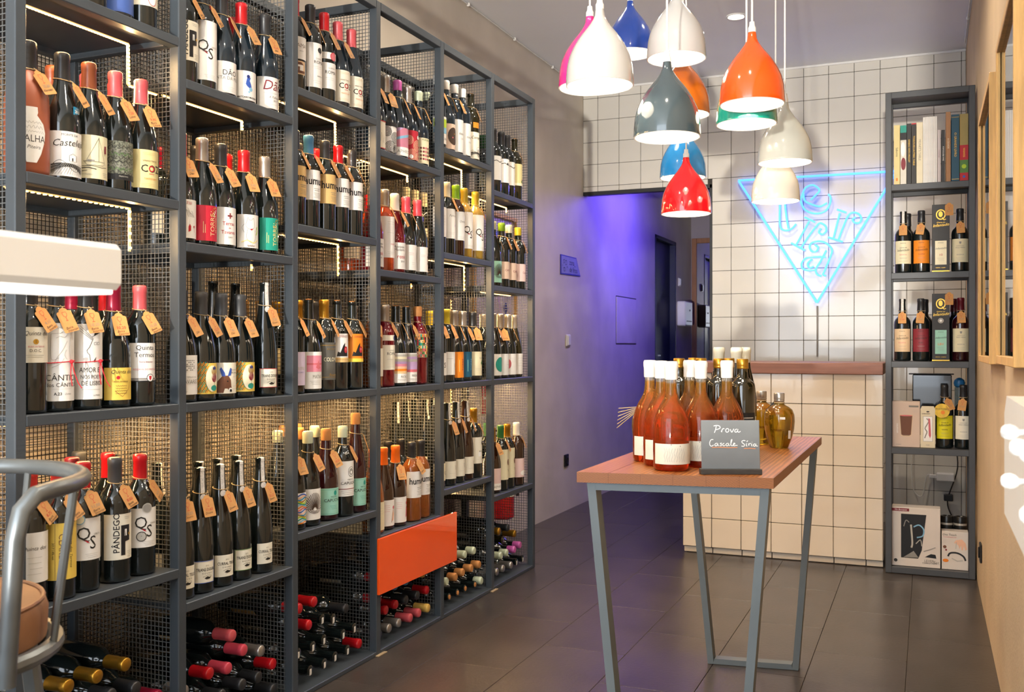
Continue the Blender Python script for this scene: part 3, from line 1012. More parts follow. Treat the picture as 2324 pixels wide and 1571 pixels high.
def label_mesh(name, r, z0, z1, ha, mat, parent, skew=0.0):
    n = 14
    vs, fs = [], []
    for i in range(n + 1):
        a = -ha + 2 * ha * i / n
        rr = r + .00035
        vs += [(rr * math.cos(a), rr * math.sin(a), z0), (rr * math.cos(a), rr * math.sin(a), z1)]
    for i in range(n):
        fs.append((2 * i, 2 * i + 2, 2 * i + 3, 2 * i + 1))
    mb = MB().add(vs, fs)
    return mb.build(name, mat, parent, angle=60)


PAPER = {'white': '#e4e2de', 'cream': '#ddd5b4', 'ivory': '#e2ddcc', 'pale': '#d9cd94', 'yellow': '#ddbe55', 'red': '#b81e33', 'teal': '#189a86', 'orange': '#e0831f',
         'petrol': '#15506b', 'mint': '#93c9b8', 'grey': '#55544f', 'tan': '#d0ad70', 'blue': '#3a5596', 'black': '#1b1b1d', 'beige': '#cdb3a0', 'lilac': '#c9bcd4',
         'sand': '#d5b690', 'lemon': '#dad21f', 'maroon': '#7d2530', 'pearl': '#d9dad8', 'pinkish': '#e0c4c0', 'foliage': '#5d6155', 'sage': '#b9bfa4', 'rose': '#c87f95'}


def paper(c):
    if c == 'foliage':
        return M('paper_foliage', '#6a6d60', .6, 0, .75, 260)
    return M('paper_' + c, PAPER[c], .55, 0, .025, 30)


def bottle(kind, loc, glass, cap, style, lab, cat='wine bottle', group=None, label=None, tagspec=None, rotz=0.0, lying=False, seal=False, name='wine_bottle', caplabel=None):
    """label: dict(z=(z0, z1), c=paper colour, ha=half angle, ops=[marks]) or a list of such dicts"""
    t = thing(name, lab, cat, loc, rotz, group)
    if lying:
        t.rotation_euler = (rotz, PI / 2, 0)
    K = KIND[kind]
    shared('glass', bmesh_of(kind), GLASS[glass], t)
    if cap:
        shared('capsule' if style in ('long', 'screw') else ('cork' if style == 'bare' else 'wax_cap'), cap_of(kind, style), capmat(cap), t)
    for L in (label if isinstance(label, list) else [label] if label else []):
        nm = L.get('n', 'label')
        lo = label_mesh(nm, K['R'], L['z'][0], L['z'][1], L.get('ha', 1.15), paper(L['c']), t)
        if L.get('ops'):
            print_mesh('label_print', L['ops'], wrap(K['R'] + .0003), lo, slice_w=.005)
    if seal:
        paper_seal(kind, t)
    if tagspec:
        price, region, ang, roll, red = tagspec
        ang *= .72
        rt = K['neck'] + .008
        k = max(.12, min(.62, (K['R'] + .007 - rt) / .058))
        er = Vector((math.cos(ang), math.sin(ang), 0))
        down = (er * k - Vector((0, 0, 1)) * math.sqrt(1 - k * k)).normalized()
        xt = Vector((-math.sin(ang), math.cos(ang), 0))
        nrm = xt.cross(-down).normalized()
        mt = Matrix((xt, -down, nrm)).transposed().to_4x4()
        top = er * rt + Vector((0, 0, K['tagz'] - .006))
        tg = link('price_tag', tag_me, t)
        tg.matrix_local = Matrix.Translation(top + nrm * .003) @ mt @ Matrix.Rotation(roll, 4, 'Z')
        link('tag_print', tag_print(price, region, red), tg)
        tw_ = shared('twine', twine_of(kind), m_twine, t, (0, 0, 0), (0, 0, ang))
    return t

# ------------------------------------------------------------------ standing bottles of the rack
BAYN = ['nearest bay', 'second bay', 'third bay', 'fourth bay', 'fifth bay', 'farthest bay']
SHN = {1: 'top shelf', 2: 'second shelf', 3: 'third shelf', 4: 'fourth shelf'}
ZI = {1: 4, 2: 3, 3: 2, 4: 1}
RX = -1.832


def shelf_z(bay, sh):
    return SH[bay % 2][ZI[sh]] + .0005


def spread(ys, rs, lo, hi):
    """push neighbours apart until no two bottles of the row touch"""
    ys = list(ys)
    for _ in range(400):
        for i in range(len(ys) - 1):
            g = rs[i] + rs[i + 1] + .0015 - (ys[i + 1] - ys[i])
            if g > 0:
                ys[i] -= g / 2
                ys[i + 1] += g / 2
        ys[0] = max(ys[0], lo + rs[0])
        ys[-1] = min(ys[-1], hi - rs[-1])
    return ys


def lb(z0, z1, c, ops=(), ha=1.15, n='label'):
    return dict(z=(z0, z1), c=c, ops=list(ops), ha=ha, n=n)


def lines(v, n, dv, w=.016, c='lgrey', u=0, h=.0007):
    return [RC(u - w * (1 - .18 * (k % 3)), v - k * dv, u + w * (1 - .12 * (k % 2)), v - k * dv + h, c) for k in range(n)]


def qs(v0, v1, medal=None):
    c = (v0 + v1) / 2
    o = [T('Q', -.013, c + .012, .042, 'ink', sx=.95), T('S', .008, c - .010, .044, 'ink', 0, 0, 0, .85), T('UINTA', .020, c + .010, .0065, 'grey'),
         PG([(-.011, c - .002), (-.004, c - .0045), (.001, c - .010), (-.006, c - .0075)], 'red')] + lines(v0 + .014, 3, .004, .016, 'lgrey', .006)
    if medal:
        o += [D(medal[0], medal[1], .0125, medal[2]), D(medal[0], medal[1], .0105, medal[3]), T(medal[4], medal[0], medal[1], .006, medal[2])]
    return o


def pandego(v0, v1):
    c = (v0 + v1) / 2
    return [T('PÂNDEGO', -.012, c + .010, .0205, 'black', 90, 0, .012), PG([(-.002, v0 + .010), (.009, v0 + .010), (.009, c - .012), (.022, c - .010), (.022, c + .028), (-.002, c + .028)], 'black'),
            RC(.007, c + .002, .013, c + .018, 'white'), D(.021, c + .006, .0035, 'gold')] + lines(v1 - .008, 2, .004, .008, 'grey', .014) + lines(v0 + .018, 4, .004, .008, 'grey', .021)


def coz(v0, v1):
    c = (v0 + v1) / 2
    return [T('COZ', .010, c, .026, 'ink', 0, 0, .01), T('O', .0095, c, .022, 'red', 0, 0, .02), RC(.002, c - .013, .017, c - .0115, 'red'), T('VINHO TINTO', .006, c + .020, .006, 'brown'),
            T('TINTO 2017', .008, c - .025, .007, 'orange')] + lines(v1 - .008, 2, .004, .018, 'tan', .004) + lines(v0 + .010, 2, .004, .02, 'tan')


def rules(title, v0, v1, c='ink', sub=None, size=.012, u=.004, sc='grey'):
    m = (v0 + v1) / 2
    o = [T(title, u, m + .012, size, c)]
    if sub:
        o.append(T(sub, u, m - .003, size * .62, sc))
    return o + lines(v0 + .016, 3, .005, .016, 'lgrey', u)


def curral(v0, v1, title, rim):
    m = (v0 + v1) / 2
    o = []
    if rim:
        o += [RC(-.030, v0, -.0285, v1, rim), RC(.0285, v0, .030, v1, rim), RC(-.030, v0, .030, v0 + .0015, rim), RC(-.030, v1 - .0015, .030, v1, rim)]
    return o + [T(title, .004, m + .006, .0115, 'ink', 0, 0, .01, .72), T('D O U R O', .004, m - .004, .0058, 'ink'), T('2015', .004, m + .017, .005, 'grey'),
                PG([(-.004, m - .017), (.004, m - .012), (.012, m - .015), (.018, m - .012), (.012, m - .019), (.002, m - .020)], 'ink'), PL([(-.008, m - .013), (.004, m - .009), (.018, m - .011)], .0007, 'ink')]


def hum(v0, v1):
    m = (v0 + v1) / 2
    return [T('humus', .004, m + .012, .034, 'black', 0, 0, .02, .82)] + lines(m - .012, 2, .006, .013, 'grey', .012, .0014) + lines(m - .026, 4, .0045, .016, 'grey', .014, .0008)


def torre(c2):
    o = [T('TORRE', .014, .058, .020, c2, 90), T('DE TAVARES', .026, .058, .0075, c2, 90), RC(-.014, .035, -.0125, .066, c2), RC(-.009, .035, -.0075, .058, c2)]
    rnd = random.Random(3)
    for k in range(22):
        u, v = .002 + rnd.random() * .022, .078 + rnd.random() * .026
        o.append(RC(u, v, u + .0026, v + .0026, rnd.choice(['white', 'pale', c2, 'gold'])))
    return o


def hillside(v0):
    o = [PL([(-.036 + .002 * k, v0 + .020 + .012 * math.sin(k * .18)) for k in range(38)], .001, 'ink')]
    for j in range(9):
        o.append(PL([(-.038 + .0042 * k, v0 + .002 + j * .0022 + (.016 - .0013 * j) * math.sin(k * .17 + .04 * j)) for k in range(19)], .0008 + .0004 * (j % 3), 'ink'))
    for j in range(13):
        o.append(PL([(-.034 + .006 * j, v0), (-.012 + .0036 * j, v0 + .026)], .0009, 'ash'))
    return o + [RC(.002, v0 + .031, .016, v0 + .043, 'white'), PL([(.001, v0 + .030), (.001, v0 + .043), (.009, v0 + .048), (.018, v0 + .043), (.018, v0 + .030)], .0009, 'ink'), RC(.007, v0 + .031, .010, v0 + .038, 'ink')]


def shell(c1, v0, v1):
    o = []
    m = v0 + .35 * (v1 - v0)
    for k in range(21):
        a = PI * (k / 20)
        o.append(PL([(.006 * math.cos(a) + .002, m + .006 * math.sin(a)), (.034 * math.cos(a) + .002, min(m + .052 * math.sin(a), v1 - .001))], .0018, c1))
    for r in (.010, .016, .022):
        o.append(PL([(.002 + r * math.cos(PI + PI * k / 14), m + r * .6 * math.sin(PI + PI * k / 14)) for k in range(15)], .0016, c1))
    return o


def goblets(v0, v1):
    o = []
    k = 0
    v = v0 + .004
    while v < v1:
        u = -.040 + (.002 if k % 2 else 0)
        while u < -.004:
            o.append(PG([(u, v), (u + .002, v + .002), (u, v + .004), (u - .002, v + .002)], ['brown', 'teal', 'orange'][(k + int(u * 1000)) % 3]))
            u += .0046
        v += .0036
        k += 1
    m = (v0 + v1) / 2
    return o + [D(.008, m, .020, 'cream', .036), D(.015, m + .020, .0105, 'gold', .013), D(.015, m + .028, .006, 'navy', .005), D(.015, m + .002, .0095, 'maroon', .013), PL([(.015, m - .010), (.016, m - .024)], .0012, 'green'),
                D(.014, m - .026, .011, 'teal', .008)]


def rainbow(v0, v1):
    cs = ['orange', 'sky', 'teal', 'lime', 'gold', 'cyan', 'peach', 'blue', 'rose']
    o = []
    n = 17
    for k in range(n):
        v = v0 + (v1 - v0) * k / n
        o.append(PL([(-.04 + .005 * j, min(max(v + .004 * math.sin(j * .6 + k * .9), v0), v1)) for j in range(17)], .004, cs[k % 9]))
    return o


def mosaic(v0, v1):
    cs = ['orange', 'yellow', 'teal', 'rose', 'peach', 'black', 'green', 'red', 'sand']
    rnd = random.Random(5)
    o = []
    for i in range(8):
        for j in range(11):
            u, v = -.036 + j * .0066, v0 + .001 + i * (v1 - v0 - .002) / 8
            o.append(RC(u, v, u + .0062, v + (v1 - v0) / 8 * .94, rnd.choice(cs)))
            if rnd.random() < .5:
                o.append(D(u + .003, v + .004, .002, rnd.choice(cs)))
    return o


def arcs(c, v0, v1):
    o = []
    for cx, cz, n in ((-.006, v0 + .02, 5), (.018, v0 + .055, 5), (-.02, v0 + .075, 4), (.022, v0 + .012, 4)):
        for k in range(1, n + 1):
            r = .0042 * k
            pts = [(cx + r * math.cos(2 * PI * q / 18), cz + r * math.sin(2 * PI * q / 18)) for q in range(19)]
            pts = [(u, min(max(v, v0 + .001), v1 - .001)) for u, v in pts]
            o.append(PL(pts, .0018, c))
    return o


def bands(v0, v1, cs):
    n = len(cs)
    return [RC(-.045, v0 + (v1 - v0) * k / n, .045, v0 + (v1 - v0) * (k + 1) / n, c) for k, c in enumerate(cs)]


# (row, y, kind, glass, cap, cap style, description, label, price tag, sealed)
BI, DA, DO, LI, AL = 'Beira|Interior', 'Dão', 'Douro', 'Lisboa', 'Alentejo'
A1, A2_, A3_ = .35, .55, .15
ROWS = {
 'a1': [(1.764, 'bord', 'dark', 'black', 'long', 'wine bottle with plain white label', lb(.06, .16, 'white', rules('VINHA', .06, .16)), None),
        (1.852, 'burg', 'night', 'black', 'long', 'wine bottle with royal blue label', lb(.015, .115, 'blue', [D(.01, .075, .017, 'ash'), D(.01, .075, .013, 'blue')]), None),
        (1.924, 'bord', 'dark', 'black', 'long', 'wine bottle with cream label and red oval ring', lb(.055, .15, 'ivory', [D(.012, .075, .013, 'red', .018), D(.012, .075, .0115, 'ivory' if 'ivory' in INK else 'white', .0165)] + lines(.12, 3, .006)), None)],
 'a2': [(1.600, 'jug', 'clay', 'black', 'long', 'terracotta-coloured jug bottle with white amphora label', 'TALHA', ('20,80', 'Alentejo', .62, .35, 0)),
        (1.675, 'burg', 'dark', 'black', 'long', 'wine bottle with black capsule and white vineyard-hill label', [lb(.010, .112, 'white', [T('MONTE DA', .004, .104, .0075, 'ink'), T('Castelejo', .006, .086, .022, 'ink', 3, .3)] + hillside(.014)),
          ], ('', AL, .95, .42, 0)),
        (1.767, 'burg', 'dark', 'brown', 'long', 'wine bottle with brown capsule and cream sailing-boat label', lb(.018, .120, 'cream', [PL([(.008, .116), (.008, .058)], .0007), PL([(.008, .114), (-.022, .056)], .0006), PL([(.008, .114), (.026, .052)], .0006), PL([(-.026, .058), (.024, .058), (.020, .050), (-.018, .049), (-.026, .058)], .0009), RC(-.018, .058, -.002, .062, 'ash'),
           PL([(-.03, .046), (-.01, .048), (.015, .045), (.032, .047)], .0012), PL([(-.032, .041), (-.015, .043), (.002, .040)], .002), PL([(-.030, .034), (-.018, .036)], .0012), RC(.024, .080, .031, .098, 'maroon'), T('DONZELLI', -.018, .027, .005, 'grey')] + lines(.032, 3, .004, .008, 'grey', .026)), ('', AL, .85, .36, 1)),
        (1.845, 'burg', 'dark', 'salmon', 'long', 'wine bottle with salmon capsule and dark foliage-patterned label', lb(.028, .122, 'foliage', [RC(-.046, .028, .046, .042, 'black')] + [PL([(-.04 + .004 * j + .002 * math.sin(j * 3 + k), .045 + .009 * k + .004 * math.sin(j * 1.7 + k * 2)) for j in range(21)], .0013, ['black', 'green', 'ash', 'black'][k % 4]) for k in range(8)] + [T('PRIMITIVO', .004, .036, .005, 'lgrey')]), ('7,50', LI, .45, .30, 1)),
        (1.928, 'burg', 'dark', 'salmon', 'long', 'wine bottle with salmon capsule and pale yellow label', lb(.020, .116, 'pale', coz(.020, .116)), ('9,90', 'Beira|Litoral', .22, .16, 1))],
 'a3': [(1.590, 'bord', 'dark', 'black', 'long', 'wine bottle with small ivory crest label at the left post', lb(.112, .190, 'ivory', [T('Quinta dos', .006, .176, .013, 'ink', 0, .3), D(.002, .158, .006, 'gold'), T('S', .002, .158, .008, 'ink'), T('D.O.C.', .002, .138, .009, 'ink'), T('BEIRA INTERIOR', .004, .147, .005, 'rose')] + lines(.128, 2, .004, .02, 'ash')), ('4,10', BI, .55, .42, 0)),
        (1.664, 'bord', 'dark', 'black', 'long', 'wine bottle with tall white line-drawing label tied with red cord', lb(.024, .200, 'white', [T('GONÇALO SALVADO', .004, .190, .0055, 'grey'), T('CÂNTICO', .008, .076, .019, 'ink'), T('dos CÂNTICOS', .008, .060, .0125, 'ink'), T('A.23', -.008, .040, .009, 'ink', 0, 0, .02), T('Quinta', .014, .040, .006, 'grey', 0, .4), RC(-.02, .051, .022, .0516, 'lgrey')] +
           [PL(smooth_path(q, 4), .0007, 'ash') for q in ([(-.022, .176), (-.022, .120), (-.006, .122)], [(-.022, .176), (.022, .180)], [(-.004, .176), (.004, .182), (.012, .176), (.006, .168), (-.004, .170), (-.012, .166)], [(.012, .160), (.002, .140), (-.010, .122), (-.016, .108)], [(.010, .140), (.006, .128), (.012, .118)], [(.020, .168), (.018, .140), (.022, .110)], [(-.02, .100), (-.004, .108), (.004, .120)])], ha=1.2), ('', BI, .20, .26, 1)),
        (1.748, 'bord', 'dark', 'black', 'long', 'wine bottle with white bespectacled top-hat face label and red cord', lb(.024, .200, 'white', [T('AMOR E', -.002, .092, .0165, 'ink', 0, 0, 0, .8), T('NOS POETAS', .006, .076, .0125, 'ink', 0, 0, 0, .8), T('DE LISBOA', .006, .061, .0145, 'ink', 0, 0, 0, .8), T('LUMIAR', .014, .033, .005, 'ink'), RC(-.02, .0465, .024, .047, 'grey'),
           PG([(.006, .172), (.022, .180), (.024, .194), (.011, .192)], 'ink'), PL([(.002, .170), (.026, .182)], .001), PL([(-.024, .196), (.004, .166)], .0007), PL([(-.024, .190), (.003, .164)], .0007), PL([(-.024, .184), (.002, .162)], .0007), PL([(.004, .166), (-.004, .146), (-.010, .138), (-.008, .132), (-.004, .128), (-.002, .112)], .0009),
           PL([(.006, .156), (.012, .158), (.013, .152), (.007, .151), (.006, .156)], .0008), PL([(.014, .156), (.020, .158), (.021, .152), (.015, .151), (.014, .156)], .0008), PG([(.004, .112), (.012, .124), (.008, .110)], 'ink')], ha=1.2), ('10,20', BI, .10, .12, 0)),
        (1.837, 'burg', 'dark', 'crimson', 'long', 'burgundy bottle with crimson capsule and yellow script label', lb(.018, .096, 'yellow', [T('Quinta dos', .006, .086, .013, 'ink', 0, .35), D(-.006, .072, .0045, 'red'), T('BEIRA INTERIOR', .002, .062, .005, 'brown')] + [PL([(-.012 + .0016 * k, .052 - .006 * j + .0015 * math.sin(k * 2.1 + j)) for k in range(19)], .0008, 'brown') for j in range(4)] + [PL([(-.014, .040), (.004, .026), (.022, .044), (.030, .066)], .0008, 'maroon')], ha=.95), ('10,20', BI, -.05, .05, 1)),
        (1.918, 'bord', 'dark', 'salmon', 'long', 'wine bottle with salmon capsule and white reserva label', lb(.060, .156, 'white', [T('Quinta', .004, .144, .017, 'ink'), T('Termos', .004, .126, .017, 'ink'), T('Beira Interior', .006, .109, .0065, 'wine'), T('RESERVA DO PATRÃO', .006, .090, .0065, 'rose'), RC(-.045, .064, .045, .069, 'ash'), RC(-.045, .0595, .045, .0625, 'black'), D(.016, .069, .010, 'ink'), D(.016, .069, .0085, 'white'), PG([(.012, .074), (.020, .074), (.019, .066), (.016, .062), (.013, .066)], 'red')], ha=1.0), ('10,20', BI, .35, .36, 0))],
 'a4': [(1.590, 'bord', 'dark', 'coralred', 'long', 'wine bottle with coral capsule and white script label behind the stool', lb(.055, .165, 'white', [T('Quinta dos', 0, .130, .012, 'ink', 0, .35)] + lines(.11, 4, .012, .016, 'lgrey')), ('8,75', BI, .75, .42, 1)),
        (1.665, 'bord', 'dark', 'coralred', 'long', 'wine bottle with coral capsule and yellow CLARETE label', lb(.046, .174, 'yellow', [T('CLARETE', -.008, .112, .019, 'brown', -90), T('Quinta dos Termos', .014, .112, .010, 'ink', -90, .3), T('BEIRA INTERIOR', .003, .112, .006, 'brown', -90), RC(-.022, .048, -.0213, .172, 'brown')] + [T('2017 14% vol', -.026, .112, .007, 'ink', -90)]), ('', BI, .45, .34, 1)),
        (1.744, 'bord', 'dark', 'red', 'long', 'wine bottle with red capsule and white monogram label with colour medal', lb(.074, .172, 'white', qs(.074, .172, (-.022, .170, 'sky', 'cream', '*'))), ('11,00', BI, .15, .26, 0)),
        (1.840, 'bord', 'dark', 'graph', 'long', 'wine bottle with graphite lettered capsule and big black P label', lb(.056, .166, 'ivory', pandego(.056, .166)), ('8,00', BI, .35, .30, 1)),
        (1.925, 'bord', 'dark', 'red', 'long', 'wine bottle with red capsule and white monogram label with silver seals', lb(.070, .168, 'white', qs(.070, .168, (-.012, .098, 'ink', 'lgrey', '*')) + [D(.002, .168, .0125, 'lgrey'), D(.002, .168, .0105, 'ash')]), ('4,95', BI, .95, .45, 0))],
 'b1': [(2.085, 'bord', 'dark', 'black', 'long', 'wine bottle with cream label and big black P', lb(.060, .166, 'ivory', pandego(.060, .166)), ('', BI, .9, .42, 0)),
        (2.155, 'bord', 'dark', 'black', 'long', 'wine bottle with black capsule and tall white monogram label', lb(.026, .188, 'white', qs(.026, .188), ha=1.05), ('', BI, 1.0, .48, 0)),
        (2.235, 'burg', 'night', 'black', 'long', 'burgundy bottle with black capsule and small white DÃO label', lb(.010, .098, 'white', rules('DÃO', .010, .098, 'ink', 'QUINTA DA PELLADA', .021), ha=.9), ('', DA, .95, .36, 0)),
        (2.325, 'burg', 'night', 'red', 'long', 'burgundy bottle with red capsule and blue ink-figure label', lb(.010, .094, 'white', [PG([(.000, .080), (.004, .074), (.010, .076), (.006, .066), (.010, .058), (.014, .044), (.008, .038), (.004, .046), (-.002, .050), (-.006, .056), (-.004, .066)], 'blue'), D(.002, .078, .005, 'navy'), D(.010, .042, .006, 'sky'), D(.004, .034, .003, 'sky'), T('ANTÓNIO MADEIRA', .002, .018, .007, 'ink', 0, 0, .02)]), ('11,75', DA, .55, .26, 0)),
        (2.434, 'burg', 'night', 'black', 'long', 'burgundy bottle with black capsule and red script Dão label', lb(.010, .104, 'white', [T('Dão', .006, .078, .042, 'maroon', 0, .25), T('A Palheira', .010, .044, .010, 'grey', 0, .3), T('2017', .012, .034, .008, 'grey')] + lines(.056, 1, .004, .026) + lines(.022, 1, .004, .02)), ('10,45', DA, .3, .10, 1))],
 'b2': [(2.070, 'burg', 'dark', 'red', 'long', 'burgundy bottle with white doodle label and red wineglass', lb(.014, .116, 'white', [T('TSS!', .006, .106, .010, 'red', 0, .2), PG([(.004, .030), (.012, .034), (.012, .046), (.008, .052), (.004, .044)], 'red'), PG([(.020, .046), (.028, .048), (.024, .040)], 'red'), PL([(.024, .041), (.024, .030)], .0008, 'red')] + [PL(smooth_path([(-.01 + .006 * k, .08 + .006 * (k % 3)), (-.004 + .006 * k, .090 - .004 * k), (.004 + .005 * k, .070)], 4), .0007) for k in range(5)]), ('11,80', DA, .2, .14, 0)),
        (2.155, 'burg', 'dark', 'silver', 'long', 'burgundy bottle with silver capsule and red sideways-lettered label', lb(.014, .110, 'red', torre('sand'), ha=.85), ('7,20', DA, .75, .26, 0)),
        (2.230, 'burg', 'dark', 'black', 'long', 'burgundy bottle with flared black capsule and white cross label', lb(.012, .116, 'white', [T('Terras', .008, .070, .0145, 'red'), T('de', .010, .058, .007, 'red'), T('Tavares', .008, .046, .0145, 'red'), T('DÃO', .012, .032, .006, 'ink'), RC(.009, .084, .013, .100, 'maroon'), RC(.003, .090, .019, .094, 'maroon')]), ('17,20', DA, .45, .28, 1)),
        (2.338, 'burg', 'dark', 'red', 'long', 'burgundy bottle with red capsule and sketched cat label', lb(.012, .108, 'white', [PL(smooth_path(q, 4), .0009, 'ash') for q in ([(-.004, .092), (-.008, .100), (-.010, .090), (-.014, .076), (-.004, .066), (.010, .068), (.014, .080), (.010, .098), (.004, .092), (-.004, .092)], [(-.008, .066), (-.012, .044), (-.004, .030), (.010, .028), (.018, .044), (.014, .064)], [(-.018, .056), (-.024, .070), (-.018, .080)], [(.018, .060), (.024, .074)])] + [PG([(-.002, .066), (.010, .068), (.004, .062)], 'red'), PL([(-.026, .028), (-.010, .034), (.010, .026), (.028, .036)], .003, 'pale'), PL([(.020, .050), (.026, .062), (.024, .074)], .003, 'lime'), T('lambar', .002, .018, .009, 'brown', 0, .3)], ha=.95), ('9,80', DA, .18, .08, 0)),
        (2.436, 'burg', 'dark', 'silver', 'long', 'burgundy bottle with silver capsule and teal sideways-lettered label', lb(.014, .110, 'teal', torre('pale'), ha=.85), ('13,20', DA, .22, .10, 1))],
 'b3': [(2.066, 'burg', 'dark', 'black', 'long', 'wine bottle with white label with dot pattern', lb(.020, .124, 'white', [D(-.008 + .005 * i, .110 - .005 * j, .0014, 'ink') for i in range(6) for j in range(6) if (i * j) % 3 != 1] + [T('TERRAS DE', .010, .066, .006, 'grey'), T('TAVARES', .006, .054, .015, 'grey', 0, 0, 0, .8), T('DÃO', -.010, .028, .006, 'ink')]), ('', DA, .6, .28, 1)),
        (2.143, 'burg', 'dark', 'graph', 'long', 'wine bottle with yellow chequered wineglass label, left of the donkey', lb(.018, .102, 'yellow', goblets(.018, .102), ha=.98), ('12,75', DA, .55, .28, 1)),
        (2.230, 'burg', 'dark', 'graph', 'long', 'wine bottle with cream donkey-head label and blue ears', lb(.016, .102, 'ivory', [PG([(-.028, .018), (-.026, .050), (-.012, .066), (.004, .066), (.012, .054), (.014, .036), (.016, .026), (.008, .020), (.002, .030), (-.006, .030), (-.010, .018)], 'brown'), PG([(-.014, .064), (-.020, .084), (-.016, .090), (-.006, .074), (-.004, .064)], 'blue'), PG([(.002, .064), (.010, .088), (.016, .084), (.012, .066)], 'blue'), D(.011, .026, .006, 'white'), D(.012, .024, .004, 'black'), D(.002, .050, .0022, 'black'), T('Previsão', .024, .082, .007, 'grey'), T('do peão', .024, .074, .007, 'ink')] + lines(.062, 1, .01, .008, 'lgrey', .026) + lines(.036, 2, .008, .008, 'lgrey', .026)), ('7,65', DA, .35, .16, 0)),
        (2.315, 'burg', 'dark', 'graph', 'long', 'wine bottle with yellow chequered wineglass label, right of the donkey', lb(.018, .102, 'yellow', goblets(.018, .102), ha=.98), ('14,50', DA, .45, .16, 0)),
        (2.423, 'rhine', 'dark', None, 'bare', 'tall slim bottle with paper seal and red-rimmed label', lb(.026, .082, 'ivory', curral(.026, .082, 'TRANS DOURO', 'red'), ha=.85), ('7,50', DO, .4, .10, 0), True)],
 'b4': [(2.070, 'rhine', 'dark', None, 'bare', 'tall slim ivory-label bottle half behind the post', lb(.028, .088, 'ivory', curral(.028, .088, 'CURRAL TELES', None), ha=.85), ('20,25', DO, .2, .06, 0), True),
        (2.144, 'rhine', 'dark', None, 'bare', 'tall slim bottle with paper seal and blue-rimmed label', lb(.028, .088, 'ivory', curral(.028, .088, 'TRANS DOURO', 'blue'), ha=.85), ('11,60', DO, .25, .03, 1), True),
        (2.226, 'rhine', 'dark', None, 'bare', 'tall slim ivory-label bottle with tag lacking a price', lb(.028, .088, 'ivory', curral(.028, .088, 'CURRAL TELES', None), ha=.85), ('', DO, .45, .14, 1), True),
        (2.309, 'rhine', 'dark', None, 'bare', 'tall slim bottle with paper seal and green-rimmed label', lb(.028, .088, 'ivory', curral(.028, .088, 'TRANS DOURO', 'green'), ha=.85), ('11,60', DO, .4, .08, 0), True),
        (2.404, 'rhine', 'dark', None, 'bare', 'tall slim ivory-label bottle standing last at the right', lb(.028, .088, 'ivory', curral(.028, .088, 'CURRAL TELES', None), ha=.75), ('20,25', DO, .5, .10, 1), True)],
 'c1': [(2.580, 'bord', 'dark', 'red', 'long', 'wine bottle with red capsule, white label and house picture', [lb(.098, .168, 'white', [T('GAMA', .002, .140, .018, 'grey'), T('quinta', .006, .124, .006, 'grey', 0, .3)]), lb(.050, .092, 'sand', [RC(-.02, .054, .02, .062, 'brown'), RC(-.014, .062, .012, .080, 'white'), PG([(-.018, .080), (.016, .080), (.006, .088), (-.010, .088)], 'brown'), RC(-.006, .062, 0, .074, 'brown')], ha=.6, n='picture_label')], ('', DA, .9, .46, 0)),
        (2.665, 'bord', 'dark', 'black', 'long', 'wine bottle with black capsule and white tree-emblem label', lb(.030, .172, 'white', [D(.010, .150, .010, 'black', .009), RC(.009, .136, .011, .146, 'black'), T('QUINTA', .006, .122, .007, 'grey'), T('ROMA', .006, .110, .014, 'ink'), T('RESERVA', .010, .066, .006, 'ink')] + lines(.096, 2, .006) + lines(.05, 2, .006), ha=1.0), ('', DA, 1.0, .42, 0)),
        (2.747, 'bord', 'dark', 'red', 'long', 'wine bottle with red capsule and white label with red seal', [lb(.045, .130, 'white', [T('QUINTA', .006, .112, .007, 'grey'), T('ROMA', .004, .098, .0155, 'ink')] + lines(.08, 2, .006)), lb(.142, .164, 'white', [D(.014, .152, .014, 'red'), D(.014, .152, .012, 'rose')], ha=1.0, n='neck_band')], ('14,00', DA, .75, .32, 1)),
        (2.834, 'burg', 'night', 'salmon', 'long', 'burgundy bottle with salmon capsule and ivory label, nearer one', lb(.022, .128, 'ivory', coz(.022, .128)), ('', 'Beira|Litoral', .7, .28, 1)),
        (2.920, 'burg', 'night', 'salmon', 'long', 'burgundy bottle with salmon capsule and ivory label, rightmost one', lb(.022, .128, 'ivory', coz(.022, .128)), None)],
 'c2': [(2.575, 'bord', 'dark', 'black', 'long', 'bold-lettered bottle with tan label half behind the post', lb(.090, .186, 'tan', hum(.090, .186)), ('', LI, 1.0, .45, 0)),
        (2.658, 'bord', 'dark', 'blue', 'long', 'bold-lettered bottle with blue capsule and white label', lb(.090, .186, 'white', hum(.090, .186)), ('', LI, .95, .45, 0)),
        (2.748, 'bord', 'dark', 'black', 'long', 'bold-lettered bottle with black capsule and tan label', lb(.090, .186, 'tan', hum(.090, .186)), ('16,50', LI, .8, .36, 0)),
        (2.833, 'bord', 'dark', 'red', 'long', 'bold-lettered bottle with red capsule and white label', lb(.090, .186, 'white', hum(.090, .186)), ('', LI, .9, .42, 0)),
        (2.915, 'bord', 'dark', 'black', 'long', 'bold-lettered bottle with black capsule and white label', lb(.090, .186, 'white', hum(.090, .186)), ('', LI, 1.2, .35, 0))],
 'c3': [(2.570, 'bord', 'dark', 'black', 'long', 'wine bottle with lilac script label half behind the post', lb(.026, .130, 'lilac', [T('lama', .004, .080, .020, 'lgrey', 0, .35), T('D O R N', .006, .066, .006, 'blue')]), ('', LI, .9, .2, 0)),
